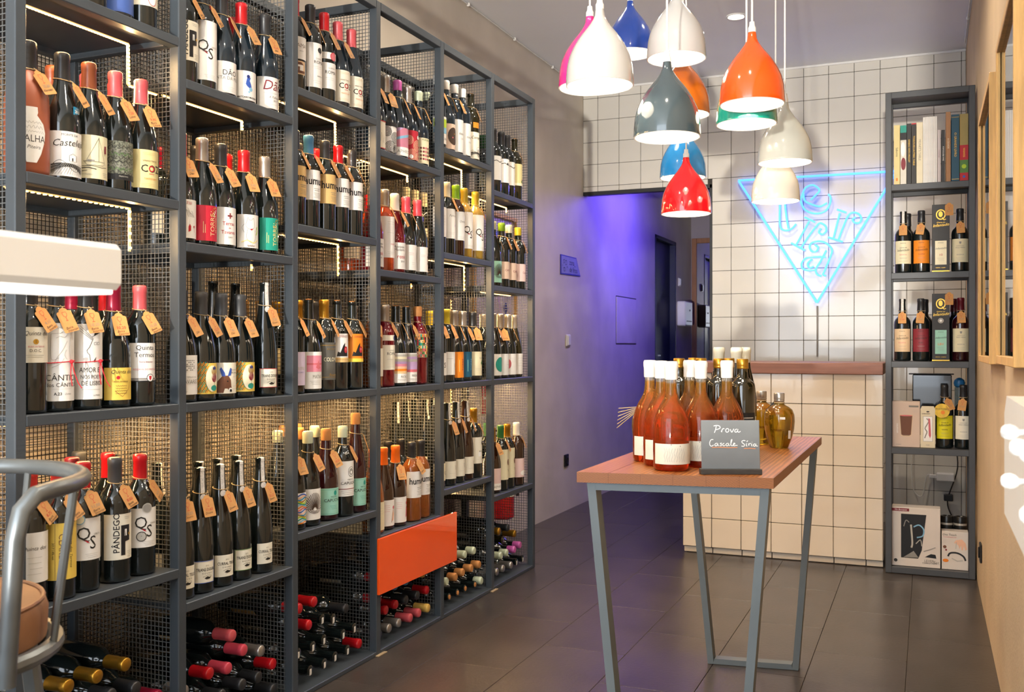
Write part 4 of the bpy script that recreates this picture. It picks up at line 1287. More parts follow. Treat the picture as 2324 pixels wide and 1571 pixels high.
        (2.663, 'burg', 'dark', 'cork', 'bare', 'wine bottle with bare lip and pink picture label', lb(.012, .130, 'white', [RC(-.030, .066, .034, .118, 'pink'), RC(-.030, .088, .034, .094, 'rose'), PG([(.000, .080), (.012, .104), (.018, .082), (.024, .078), (.010, .074)], 'rose'), T('MATIAS', .008, .050, .016, 'grey', 0, 0, 0, .7)] + lines(.036, 3, .005, .02, 'grey'), ha=.95), ('', LI, .95, .22, 0)),
        (2.745, 'bord', 'dark', 'gold', 'long', 'wine bottle with gold capsule and dark grey gold-lined label', lb(.038, .160, 'grey', [RC(-.043, .150, .043, .1515, 'gold'), T('A R I N T O', .004, .138, .008, 'gold'), T('COLOMBO', .006, .104, .019, 'cream', 0, 0, 0, .7), T('Reserva', .010, .054, .012, 'gold', 0, .3), RC(-.043, .046, .043, .047, 'gold')], ha=1.1), ('', LI, .9, .25, 0)),
        (2.825, 'bord', 'dark', 'cork', 'bare', 'wine bottle with white label and black leaf shape', lb(.094, .190, 'white', [T('SERRADO', .004, .180, .011, 'maroon', 0, 0, 0, .8), PG([(-.022, .114), (-.018, .130), (-.010, .126), (0, .150), (.008, .160), (.008, .148), (.020, .140), (.022, .114)], 'black'), D(.012, .136, .0075, 'red', .011), T('T', .012, .136, .009, 'white'), RC(-.043, .094, .043, .110, 'tan'), RC(-.03, .102, .03, .103, 'brown')]), ('', LI, .9, .45, 0)),
        (2.912, 'bord', 'dark', 'cork', 'bare', 'wine bottle with orange label and black leaf shape', lb(.094, .190, 'orange', [T('SERRADO', .004, .180, .011, 'maroon', 0, 0, 0, .8), PG([(-.022, .114), (-.018, .130), (-.010, .126), (0, .150), (.008, .160), (.008, .148), (.020, .140), (.022, .114)], 'black'), D(.012, .136, .0075, 'red', .011), T('T', .012, .136, .009, 'white'), RC(-.043, .094, .043, .106, 'yellow')]), ('', LI, 1.0, .40, 0))],
 'c4': [(2.572, 'burg', 'dark', 'cork', 'short', 'wine bottle with rainbow swirl label', lb(.020, .116, 'white', rainbow(.022, .114)), ('7,05', LI, .25, .06, 0)),
        (2.656, 'burg', 'dark', 'pale', 'short', 'wine bottle with pale wax and white fossil shell label', lb(.020, .118, 'white', shell('dbrown', .020, .118)), ('17,50', LI, .5, .22, 1)),
        (2.765, 'burg', 'wine', 'cork', 'short', 'wine bottle with cork top and mint label, shorter one', lb(.018, .106, 'mint', [T('VALE DA', .006, .078, .006, 'ink'), T('CAPUCHO', .006, .066, .014, 'ink'), D(.012, .090, .006, 'teal', .008), RC(-.04, .022, .04, .0226, 'teal'), RC(-.04, .101, .04, .1016, 'teal')] + lines(.048, 3, .005, .014, 'teal', .006)), ('18,50', LI, .35, .26, 1)),
        (2.850, 'bord', 'dark', 'pale', 'short', 'wine bottle with pale wax and white round-shell label', lb(.068, .186, 'white', [D(.008, .150, .013, 'ink', .017), D(.008, .150, .0115, 'white', .0155), D(.008, .150, .009, 'ash', .012), D(.008, .148, .004, 'white', .005), T('VALE DA', .004, .124, .006, 'ink'), T('CAPUCHO', .004, .112, .014, 'ink'), RC(-.043, .092, .043, .094, 'maroon')] + lines(.086, 3, .006, .03, 'grey')), ('', LI, .95, .36, 0)),
        (2.935, 'rhine', 'wine', 'cork', 'short', 'tall ruby bottle with cork top and mint label', lb(.024, .118, 'mint', [T('VALE DA', .006, .088, .006, 'ink'), T('CAPUCHO', .006, .076, .0145, 'ink'), D(.012, .102, .005, 'teal', .008), RC(-.04, .028, .04, .0286, 'teal'), RC(-.04, .113, .04, .1136, 'teal')] + lines(.056, 3, .005, .014, 'teal', .006)), ('', LI, 1.2, .12, 0))],
 'd1': [(3.066, 'burg', 'night', 'black', 'long', 'wine bottle with cream sketch label at the left post', lb(.010, .110, 'ivory', [PL([(-.03 + .004 * k, .05 + .02 * math.sin(k * 1.7)) for k in range(16)], .0012, 'ash'), RC(-.045, .010, .045, .013, 'red'), RC(-.045, .107, .045, .110, 'red')]), ('', AL, .6, .1, 0)),
        (3.150, 'burg', 'night', 'silver', 'long', 'burgundy bottle with silver capsule and black swirl label', lb(.010, .120, 'white', arcs('black', .010, .120) + [RC(-.045, .105, .045, .12, 'black')]), ('26,25', 'Península|Lisboa', .2, -.02, 0)),
        (3.234, 'burg', 'night', 'pink', 'short', 'burgundy bottle with pink wax and pink-blue striped label', lb(.012, .116, 'rose', [PG([(-.045, .066), (.045, .090), (.045, .100), (-.045, .076)], 'sky'), PG([(-.045, .090), (.0, .116), (-.045, .116)], 'lilac'), RC(-.045, .012, .045, .044, 'white'), T('APHROS', .006, .028, .017, 'grey')]), ('', 'Minho', 1.0, .12, 0)),
        (3.320, 'burg', 'night', 'silver', 'long', 'burgundy bottle with silver capsule and red swirl label', lb(.012, .124, 'red', arcs('peach', .012, .124) + [D(.024, .100, .008, 'white'), D(-.012, .024, .008, 'white')]), ('', 'Minho', .9, .12, 0)),
        (3.405, 'burg', 'night', 'pale', 'short', 'burgundy bottle with pale green wax and floral label', lb(.012, .112, 'cream', [T('PHAUNUS', .008, .104, .010, 'green')] + [D(-.03 + .011 * (k % 6), .030 + .014 * (k // 6), .0045, ['rose', 'brown', 'maroon'][k % 3], .004) for k in range(24)]), ('', 'Minho', .95, .12, 0))],
 'd2': [(3.060, 'burg', 'ruby', 'silver', 'long', 'ruby rosé bottle with white label at the left post', lb(.012, .112, 'white', [T('António', .004, .094, .012, 'ink'), T('Madeira', .004, .084, .012, 'ink'), T('rosé', .006, .060, .020, 'red'), T('2018', .010, .044, .008, 'ink')]), None),
        (3.137, 'bord', 'coral', 'silver', 'long', 'pale coral rosé bottle with silver capsule and tall white label', lb(.050, .200, 'white', [T('rosé', .008, .100, .012, 'rose')] + lines(.18, 2, .008) + lines(.14, 1, .01, .016) + lines(.07, 2, .006)), ('', 'Bairrada', .95, .5, 0)),
        (3.215, 'burg', 'ruby', 'white', 'long', 'ruby bottle with white capsule and rosé 2018 label', lb(.014, .112, 'white', [T('António', -.006, .096, .0135, 'ink'), T('Madeira', -.006, .085, .0135, 'ink'), T('rosé', .002, .060, .022, 'red'), T('2018', .006, .042, .009, 'ink'), PG([(.030, .050), (.042, .070), (.042, .112), (.034, .100)], 'ash')]), ('17,50', 'Dão', .8, .32, 0)),
        (3.303, 'burg', 'dark', 'pinkred', 'long', 'burgundy bottle with pinkish-red capsule and plain white label, nearer one', lb(.016, .112, 'white', lines(.080, 2, .006, .012, 'rose', -.006) + lines(.044, 2, .006, .01, 'lgrey', .004) + [PG([(.026, .070), (.032, .090), (.038, .066), (.030, .046)], 'ash')]), ('', 'Dão', 1.1, .1, 0)),
        (3.391, 'burg', 'dark', 'pinkred', 'long', 'burgundy bottle with pinkish-red capsule and white label with floral edge', lb(.016, .112, 'white', lines(.080, 2, .006, .012, 'rose', -.006) + [D(.024 + .004 * (k % 3), .050 + .008 * k, .004, ['ash', 'maroon'][k % 2]) for k in range(6)]), None)],
 'd3': [(3.058, 'bord', 'amberrose', 'silver', 'long', 'amber rosé bottle with cream label at the left post', lb(.040, .140, 'ivory', [T('A', .0, .10, .016, 'grey')]), ('', 'Bairrada', .5, -.5, 0)),
        (3.140, 'bord', 'ruby', 'silver', 'long', 'rosé bottle with silver capsule and plain cream label', [lb(.062, .152, 'ivory', [T('QUINTA', .006, .132, .006, 'grey'), T('ROMA', .006, .120, .015, 'ink')] + lines(.10, 1, .006) + lines(.072, 1, .006)), lb(.168, .188, 'ivory', [D(.024, .178, .010, 'navy')], n='neck_band')], ('', DA, .9, .48, 0)),
        (3.216, 'burg', 'dark', 'cork', 'bare', 'bare-necked bottle with orange sunset band label', lb(.012, .122, 'white', bands(.046, .118, ['sand', 'orange', 'peach', 'pink', 'lilac', 'lgrey', 'cream', 'lgrey']) + [T('MATIAS', .008, .034, .013, 'grey', 0, 0, 0, .7)] + lines(.024, 2, .004, .02, 'grey')), ('', LI, 1.2, .1, 0)),
        (3.299, 'burg', 'dark', 'cork', 'bare', 'bare-necked bottle with purple haze label', lb(.012, .122, 'white', bands(.050, .118, ['rose', 'lilac', 'lilac', 'lilac', 'lgrey', 'lilac', 'lgrey']) + [T('MATIAS', .008, .036, .013, 'grey', 0, 0, 0, .7)] + lines(.024, 2, .004, .02, 'grey')), ('5,75', LI, .7, .16, 0)),
        (3.395, 'bord', 'ruby', 'cork', 'short', 'ruby bottle with cork top and colourful mosaic label', lb(.104, .196, 'sand', mosaic(.104, .196), ha=1.0), ('', LI, 1.4, .3, 0))],
 'd4': [(3.050, 'burg', 'amberrose', 'orange', 'long', 'rosé bottle with orange capsule behind the mesh at the left post', lb(.012, .112, 'cream', lines(.09, 3, .01)), None),
        (3.134, 'burg', 'brownwine', 'orange', 'long', 'wine bottle with orange capsule and white sketch label, no tag', lb(.014, .108, 'white', lines(.088, 4, .007, .012, 'rose', -.010) + [PG([(.010, .030), (.020, .034), (.024, .056), (.016, .072), (.012, .050)], 'peach'), D(.020, .080, .006, 'rose'), PL([(.008, .026), (.016, .060), (.026, .086)], .002, 'brown')]), None),
        (3.224, 'burg', 'brownwine', 'orange', 'long', 'wine bottle with orange capsule and large 11,75 tag', lb(.014, .108, 'white', lines(.088, 4, .007, .012, 'rose', -.010) + [PG([(.022, .030), (.032, .034), (.034, .066), (.026, .072)], 'rose'), D(.030, .084, .006, 'red')]), ('11,75', 'Lisboa', .0, -.02, 0)),
        (3.334, 'bord', 'amberrose', 'black', 'long', 'bold-lettered rosé bottle with black capsule and slanted tag', lb(.090, .190, 'white', hum(.090, .190)), ('13,00', LI, .5, .3, 0)),
        (3.416, 'bord', 'amberrose', 'black', 'long', 'bold-lettered rosé bottle with black capsule and no tag', lb(.090, .190, 'white', hum(.090, .190)), None)],
 'e1': [(3.560, 'bord', 'night', 'white', 'short', 'wine bottle with lime and sky blue landscape label', lb(.020, .130, 'white', [RC(-.04, .080, .04, .120, 'lime'), RC(-.04, .062, .04, .086, 'sky'), T('ALVA', .01, .040, .014, 'ink')]), ('', 'Lisboa', .8, .3, 0)),
        (3.637, 'burg', 'night', 'white', 'short', 'wine bottle with beige label and dark circle', lb(.012, .116, 'beige', [D(.010, .066, .030, 'dbrown', .036), D(.016, .076, .003, 'gold'), D(.004, .060, .003, 'rose')]), ('', 'Lisboa', 1.2, .2, 0)),
        (3.717, 'bord', 'night', 'white', 'short', 'wine bottle with white wax and white script label, nearer one', lb(.014, .150, 'pearl', [T('dona', .008, .092, .015, 'grey'), T('Lina', .012, .072, .012, 'ash', 0, .3)]), ('10,75', 'Lisboa', .7, .16, 0)),
        (3.794, 'bord', 'night', 'white', 'short', 'wine bottle with white wax and white script label, farther one', lb(.014, .150, 'pearl', [T('dona', .008, .092, .015, 'grey'), T('Lina', .012, .072, .012, 'ash', 0, .3)]), None),
        (3.878, 'bord', 'olive', 'cork', 'bare', 'dark bottle with ivory vineyard label and orange sticker', [lb(.014, .130, 'ivory', [T('Castelejo', .006, .106, .017, 'ink', 0, .3)] + hillside(.018)), lb(.148, .172, 'orange', [], ha=.45, n='sticker')], ('', AL, .95, .16, 0))],
 'e2': [(3.560, 'bord', 'dark', 'cream', 'long', 'wine bottle with white label showing at the left post', lb(.066, .186, 'white', lines(.15, 4, .012)), None),
        (3.640, 'bord', 'dark', 'cream', 'long', 'wine bottle with cream capsule and white label', lb(.066, .188, 'white', [T('Ferros', .006, .160, .014, 'grey', 0, .3), PG([(.018, .120), (.024, .128), (.022, .112)], 'lilac')] + lines(.09, 2, .006)), ('', 'Verdes', .9, .3, 0)),
        (3.718, 'bord', 'brownwine', 'lime', 'long', 'wine bottle with lime green capsule and plain white label', lb(.066, .186, 'pearl', [T('Quinta', .006, .145, .012, 'grey', 0, .3)] + lines(.08, 2, .006)), ('', 'Verdes', 1.1, .35, 0)),
        (3.810, 'bord', 'straw', 'mustard', 'long', 'clear golden wine bottle with mustard capsule and monogram label, untagged', lb(.040, .196, 'white', qs(.040, .176)), None),
        (3.915, 'bord', 'straw', 'mustard', 'long', 'clear golden wine bottle with mustard capsule, monogram label and tag', lb(.040, .196, 'white', qs(.040, .176)), ('', 'Beira', 1.1, .45, 0))],
 'e3': [(3.556, 'bord', 'dark', 'silver', 'long', 'wine bottle with white S label at the left post', lb(.030, .120, 'white', [T('S', .014, .07, .03, 'ink')]), ('', DO, .6, .1, 0)),
        (3.638, 'bord', 'dark', 'yellow', 'long', 'wine bottle with yellow capsule and white sketch label', lb(.030, .124, 'white', lines(.096, 1, .006, .014, 'grey', -.010) + [PG([(.022, .050), (.030, .080), (.034, .056)], 'ash'), PL([(.020, .060), (.030, .096)], .002)]), ('', DO, .6, .16, 1)),
        (3.720, 'burg', 'dark', 'silver', 'long', 'wine bottle with silver capsule and bright orange label', lb(.016, .124, 'orange', [T('TORRE', .020, .07, .016, 'maroon', 90), RC(-.004, .04, -.002, .09, 'pale')]), ('', DO, 1.1, .2, 0)),
        (3.804, 'burg', 'dark', 'silver', 'long', 'wine bottle with silver capsule and petrol blue label', lb(.016, .124, 'petrol', [T('TORRE', .020, .07, .016, 'sky', 90), RC(-.004, .04, -.002, .09, 'mint')]), ('', DO, .65, .16, 0)),
        (3.900, 'burg', 'dark', 'black', 'long', 'wine bottle with black capsule and pale label with clover', lb(.020, .124, 'cream', [D(.022, .074, .006, 'green'), D(.028, .080, .006, 'green'), D(.030, .070, .006, 'green'), T('Vale', .014, .096, .010, 'grey')] + lines(.050, 2, .006)), ('15,40', DA, -.1, .02, 0))],
 'e4': [(3.548, 'rhine', 'dark', None, 'bare', 'tall slim bottle with cream label at the left post', lb(.03, .10, 'cream', [T('C', .016, .06, .02, 'ink')]), None, True),
        (3.640, 'rhine', 'dark', None, 'bare', 'tall dark slim bottle with paper seal, first from the left', lb(.028, .100, 'ivory', lines(.08, 6, .003, .006, 'ash', .018) + lines(.05, 1, .004)), ('', DO, .5, .1, 0), True),
        (3.728, 'rhine', 'dark', None, 'bare', 'tall dark slim bottle with paper seal, second from the left', lb(.028, .100, 'ivory', lines(.08, 6, .003, .006, 'ash', .018) + lines(.05, 1, .004)), ('', DO, .8, .06, 1), True),
        (3.818, 'rhine', 'brownwine', None, 'bare', 'tall brownish slim bottle with paper seal beside the gold-capped one', lb(.028, .100, 'ivory', lines(.08, 6, .003, .006, 'ash', .018) + lines(.05, 1, .004)), ('', DO, .9, .05, 0), True),
        (3.905, 'bord', 'dark', 'gold', 'long', 'wine bottle with gold capsule and tall white label', lb(.062, .176, 'ivory', [D(.026, .150, .010, 'black'), T('ROMA', .020, .112, .014, 'ink'), RC(-.004, .092, .016, .112, 'white')] + lines(.08, 1, .006)), ('', DA, 1.1, .5, 0))],
 'f1': [(4.118, 'bord', 'dark', 'black', 'long', 'black-capped bottle with white label and grapevine, partly behind the post', lb(.060, .170, 'pearl', [PL([(-.03, .146), (-.012, .150), (.006, .142), (.026, .148)], .003)]), None),
        (4.203, 'bord', 'dark', 'black', 'long', 'black-capped bottle with white grapevine label in the middle', lb(.060, .170, 'white', [PL([(-.03, .146), (-.012, .150), (.006, .142), (.026, .148)], .003), D(.004, .148, .005, 'black')]), None),
        (4.282, 'bord', 'dark', 'black', 'long', 'black-capped bottle with white grapevine label, rightmost of its kind', lb(.060, .170, 'white', [PL([(-.03, .146), (-.012, .150), (.006, .142), (.026, .148)], .003)]), None),
        (4.372, 'bord', 'olive', 'cork', 'bare', 'bare-lipped olive bottle with pale yellow label', lb(.072, .176, 'pale', [D(.022, .096, .008, 'maroon', .011), D(.014, .092, .006, 'green'), RC(-.043, .072, .043, .084, 'ivory' if 'ivory' in INK else 'cream')]), ('14,00', 'Verdes', 1.0, .35, 0))],
 'f2': [(4.118, 'burg', 'dark', 'pale', 'short', 'bottle with pale wax and mint fossil shell label', lb(.018, .116, 'mint', shell('dbrown', .018, .116)), ('', LI, 1.0, .25, 1)),
        (4.212, 'bord', 'dark', 'lime', 'short', 'bottle with lime wax and beige label', lb(.040, .120, 'beige', [T('CAPU', .010, .080, .014, 'maroon')]), ('', LI, .9, .2, 0)),
        (4.296, 'bord', 'dark', 'cream', 'short', 'bottle with cream wax and beige label', lb(.040, .120, 'beige', [T('CAPU', .010, .080, .014, 'maroon')]), ('', LI, .6, .15, 0)),
        (4.408, 'bord', 'dark', 'yellow', 'short', 'bottle with yellow wax and pinkish beige label', lb(.040, .124, 'pinkish', [T('Capu', .012, .082, .013, 'maroon')]), ('', LI, 1.0, .15, 0))],
 'f3': [(4.118, 'burg', 'dark', 'silver', 'long', 'silver-capped bottle with white label and green half disc', lb(.014, .112, 'white', [D(.014, .064, .030, 'teal', .034)]), ('', 'Verdes', .8, .2, 1)),
        (4.206, 'burg', 'dark', 'silver', 'long', 'silver-capped bottle with white label and large kraft tag', lb(.014, .112, 'pearl', [PL([(.02, .06), (.02 + .016 * math.cos(k), .06 + .022 * math.sin(k))], .0008, 'ash') for k in range(8)]), ('11,00', 'Verdes', -.15, .0, 0)),
        (4.292, 'burg', 'dark', 'silver', 'long', 'silver-capped bottle with white label and red half disc', lb(.014, .112, 'white', [D(-.030, .064, .018, 'rose', .024)] + lines(.09, 3, .008)), ('', 'Verdes', 1.1, .15, 0)),
        (4.380, 'burg', 'olive', 'silver', 'long', 'silver-capped olive bottle with plain white label, rightmost', lb(.014, .112, 'white', lines(.09, 4, .012, .02, 'lgrey', .012)), None)],
 'f4': [(4.112, 'burg', 'brownwine', 'gold', 'long', 'brown bottle with pink label and kraft tag', lb(.014, .112, 'pinkish', [RC(-.045, .014, .045, .044, 'white'), T('APHROS', .006, .028, .016, 'grey')]), ('', 'Verdes', .2, .1, 0)),
        (4.198, 'bord', 'dark', 'green', 'long', 'bottle with green capsule and cream crest label', lb(.050, .190, 'cream', [D(.024, .130, .010, 'brown', .015), T('V', .024, .090, .02, 'ink')]), ('', 'Alentejo', 1.0, .25, 1)),
        (4.280, 'bord', 'dark', 'gold', 'long', 'bottle with gold capsule and cream crest label', lb(.050, .190, 'cream', [D(.020, .130, .010, 'brown', .015), T('V', .020, .090, .02, 'ink')]), ('', 'Alentejo', 1.1, .35, 0)),
        (4.384, 'bord', 'brownwine', 'white', 'long', 'brown bottle with white capsule and pale pink label', lb(.040, .130, 'pinkish', [D(.010, .060, .02, 'white', .012)] + lines(.10, 3, .01, .012, 'peach', .01)), ('', 'Verdes', .9, .15, 0))],
}
EDGE = .017
for row, items in ROWS.items():
    bay, sh = 'abcdef'.index(row[0]), int(row[1])
    lo, hi = PY[bay] + EDGE, PY[bay + 1] - EDGE
    rs = [KIND[i[1]]['R'] for i in items]
    ys = spread([i[0] for i in items], rs, lo, hi)
    for it, y, r in zip(items, ys, rs):
        kind, glass, cap, style, desc, label, tg = it[1:8]
        seal = len(it) > 8
        amph = label == 'TALHA'
        lab = '%s, %s, %s' % (desc, BAYN[bay], SHN[sh])
        t = bottle(kind, (RX + random.gauss(0, .002) - (r - .037), y, shelf_z(bay, sh)), glass, cap, style, lab, label=None if amph else label, tagspec=tg,
                   rotz=-.40 + random.gauss(0, .05), seal=seal, group='bottles along the %s of the %s' % (SHN[sh], BAYN[bay]))
        if amph:      # amphora-shaped white label
            am = [(-.012, .148), (.012, .148), (.013, .136), (.011, .130), (.026, .112), (.031, .094), (.029, .074), (.020, .046), (.010, .026), (-.010, .026), (-.020, .046), (-.029, .074), (-.031, .094), (-.026, .112), (-.011, .130), (-.013, .136)]
            print_mesh('label', [PG(am, 'white'), T('TALHA', .002, .078, .022, 'ink', 0, 0, 0, .8), T('Piteira', .004, .060, .011, 'ink', 0, .3)] + [PL([(-.024 + .0025 * k, .104 + .004 * math.sin(k * 1.9)) for k in range(20)], .0008, 'ash'), PL([(-.020 + .0025 * k, .114 + .003 * math.sin(k * 2.3)) for k in range(17)], .0008, 'ash'), PL([(-.027 + .0025 * k, .094 + .003 * math.sin(k * 2.9)) for k in range(22)], .0008, 'ash')], wrap(KIND['jug']['R'] + .0003), t, slice_w=.004)
        if desc.startswith('wine bottle with tall white line') or 'top-hat' in desc:      # red cord round the body
            rr = KIND[kind]['R'] + .0018
            mb = MB().tube([(rr * math.cos(2 * PI * i / 28), rr * math.sin(2 * PI * i / 28), .112 + .003 * math.sin(2 * PI * i / 28)) for i in range(28)], .0012, 5, closed=True)
            a0 = .55
            px_, py_ = (rr + .003) * math.cos(a0), (rr + .003) * math.sin(a0)
            mb.tube([(px_, py_, .113), (px_ + .004, py_ + .004, .09), (px_ + .006, py_ + .012, .065), (px_ + .008, py_ + .02, .052)], .0011, 5)
            mb.tube([(px_, py_, .113), (px_ + .002, py_ - .003, .085), (px_ + .004, py_ + .0, .058)], .0011, 5)
            mb.lathe([(-.005, 0), (-.003, .004), (0, .005), (.003, .004), (.005, 0)], 8, 0, Matrix.Translation((px_, py_, .113)))
            mb.build('red_cord', M('red_cord', '#c41f2e', .7), t)
        if 'vineyard-hill' in desc:
            lo_ = label_mesh('shoulder_sticker', .0352, .152, .172, .38, M('blue_sticker', '#1f7fa8', .5), t)
            lo_.location = (.0016, .0, .0)
            lo_.rotation_euler = (0, 0, .75)
            print_mesh('label_print', [T('2016', 0, .161, .010, 'white', 0, 0, .02), T('ALDEIAS', 0, .168, .004, 'white')], wrap(.0358), lo_, slice_w=.005)

# ------------------------------------------------------------------ second rows, behind the labelled bottles
BACK = [('a2', 1.759, -1.95, 'brown'), ('a2', 1.845, -1.93, 'salmon'), ('a2', 1.935, -1.93, 'salmon'), ('a3', 1.80, -1.93, 'crimson'), ('a3', 1.905, -1.93, 'red'), ('a3', 1.955, -2.03, 'black'),
        ('a4', 1.799, -1.93, 'wine'), ('a4', 1.915, -2.03, 'graph'), ('a4', 1.914, -1.93, 'red'), ('a1', 1.80, -1.93, 'black'), ('a1', 1.92, -1.93, 'black'),
        ('b1', 2.30, -1.94, 'red'), ('b1', 2.42, -1.94, 'red'), ('b2', 2.243, -1.93, 'black'), ('b2', 2.377, -1.93, 'red'), ('b2', 2.208, -2.04, 'crimson'), ('b2', 2.44, -2.03, 'black'),
        ('c2', 2.743, -1.935, 'black'), ('c2', 2.849, -1.935, 'red'), ('c2', 2.927, -1.935, 'black'), ('c3', 2.738, -1.93, 'gold'), ('c3', 2.83, -1.93, 'black'), ('c3', 2.62, -2.06, 'gold'), ('c3', 2.71, -2.06, 'gold'), ('c3', 2.80, -2.06, 'gold'), ('c1', 2.80, -1.94, 'salmon'), ('c1', 2.92, -1.94, 'black'),
        ('c4', 2.757, -1.94, 'cork'), ('c4', 2.90, -2.05, 'cork'), ('c4', 2.848, -1.94, 'pale'), ('c4', 2.81, -2.04, 'cork'), ('c4', 2.64, -1.94, 'pale'),
        ('d4', 3.33, -1.93, 'black'), ('d4', 3.43, -1.93, 'black'), ('d1', 3.419, -1.93, 'pale'), ('d1', 3.32, -1.93, 'black'), ('d3', 3.145, -1.97, 'silver'), ('d3', 3.24, -1.95, 'silver'), ('d2', 3.12, -1.97, 'red'), ('d2', 3.22, -1.95, 'red'),
        ('e2', 3.69, -2.05, 'cream'), ('e2', 3.77, -2.05, 'cream'), ('e2', 3.85, -2.05, 'cream'), ('e2', 3.925, -2.03, 'cream'), ('e1', 3.782, -2.0, 'pale'), ('e1', 3.87, -1.97, 'white'), ('e3', 3.773, -1.98, 'yellow'), ('e3', 3.87, -1.96, 'gold'),
        ('f1', 4.239, -1.94, 'green'), ('f3', 4.255, -1.95, 'silver'), ('f3', 4.345, -1.94, 'gold'), ('f4', 4.305, -1.95, 'green'), ('f4', 4.22, -1.96, 'gold')]
SEALB = [('b3', 2.324, -1.935), ('b3', 2.424, -1.935), ('b4', 2.160, -1.925), ('b4', 2.170, -2.005), ('b4', 2.180, -2.085), ('b4', 2.245, -1.925), ('b4', 2.255, -2.005), ('b4', 2.33, -1.925), ('b4', 2.42, -1.93),
         ('e4', 3.62, -2.06), ('e4', 3.70, -2.06), ('e4', 3.78, -2.06), ('e4', 3.86, -2.05), ('e4', 3.935, -2.05)]
ORD = ['leftmost', 'second from left', 'third from left', 'fourth from left', 'fifth from left', 'sixth from left', 'seventh from left', 'eighth from left', 'ninth from left', 'tenth from left', 'eleventh from left', 'twelfth from left', 'thirteenth from left', 'fourteenth from left', 'fifteenth from left', 'sixteenth from left', 'seventeenth from left', 'eighteenth from left', 'nineteenth from left', 'twentieth from left']
CAPW = {'pale': 'pale wax', 'cork': 'cork-coloured', 'graph': 'graphite', 'wine': 'dark red', 'coralred': 'coral red', 'pinkred': 'pinkish red'}


def sightline(x, y):
    """order of things along the picture, left to right"""
    return math.atan2(x, y)


def series(entries, head, tail):
    """unique labels for look-alikes, counted from the left"""
    es = sorted(entries, key=lambda e: sightline(e[1], e[0]))
    return {id(e): (head if len(es) == 1 else '%s %s' % (ORD[k], head)) + tail for k, e in enumerate(es)}


allback = {}
for row, y, x, cap in BACK:
    allback.setdefault((row, cap), []).append([y, x])
for (row, cap), es in allback.items():
    bay, sh = 'abcdef'.index(row[0]), int(row[1])
    labs = series(es, '%s-capped back-row bottle' % CAPW.get(cap, cap), ', %s, %s' % (BAYN[bay], SHN[sh]))
    for e in es:
        y = min(max(e[0], PY[bay] + .055), PY[bay + 1] - .055)
        kind = 'burg' if row in ('b1', 'c1', 'c4') else 'bord'
        bottle(kind, (e[1], y, shelf_z(bay, sh)), 'dark' if (row, cap) not in (('d2', 'red'), ('d3', 'silver')) else 'coral', cap, 'short' if cap in ('pale', 'cork') else 'long', labs[id(e)],
               label=lb(.05, .14, random.choice(['white', 'ivory', 'cream'])), rotz=random.uniform(-.5, .5), group='back-row bottles in the wine rack')
sb = {}
for row, y, x in SEALB:
    sb.setdefault(row, []).append([y, x])
for row, es in sb.items():
    bay, sh = 'abcdef'.index(row[0]), int(row[1])
    labs = series(es, 'tall paper-sealed back-row bottle', ', %s, %s' % (BAYN[bay], SHN[sh]))
    for e in es:
        bottle('rhine', (e[1], e[0], shelf_z(bay, sh)), 'dark', None, 'bare', labs[id(e)], label=lb(.028, .088, 'ivory'), rotz=random.uniform(-.6, .6), seal=True, group='back-row bottles in the wine rack')

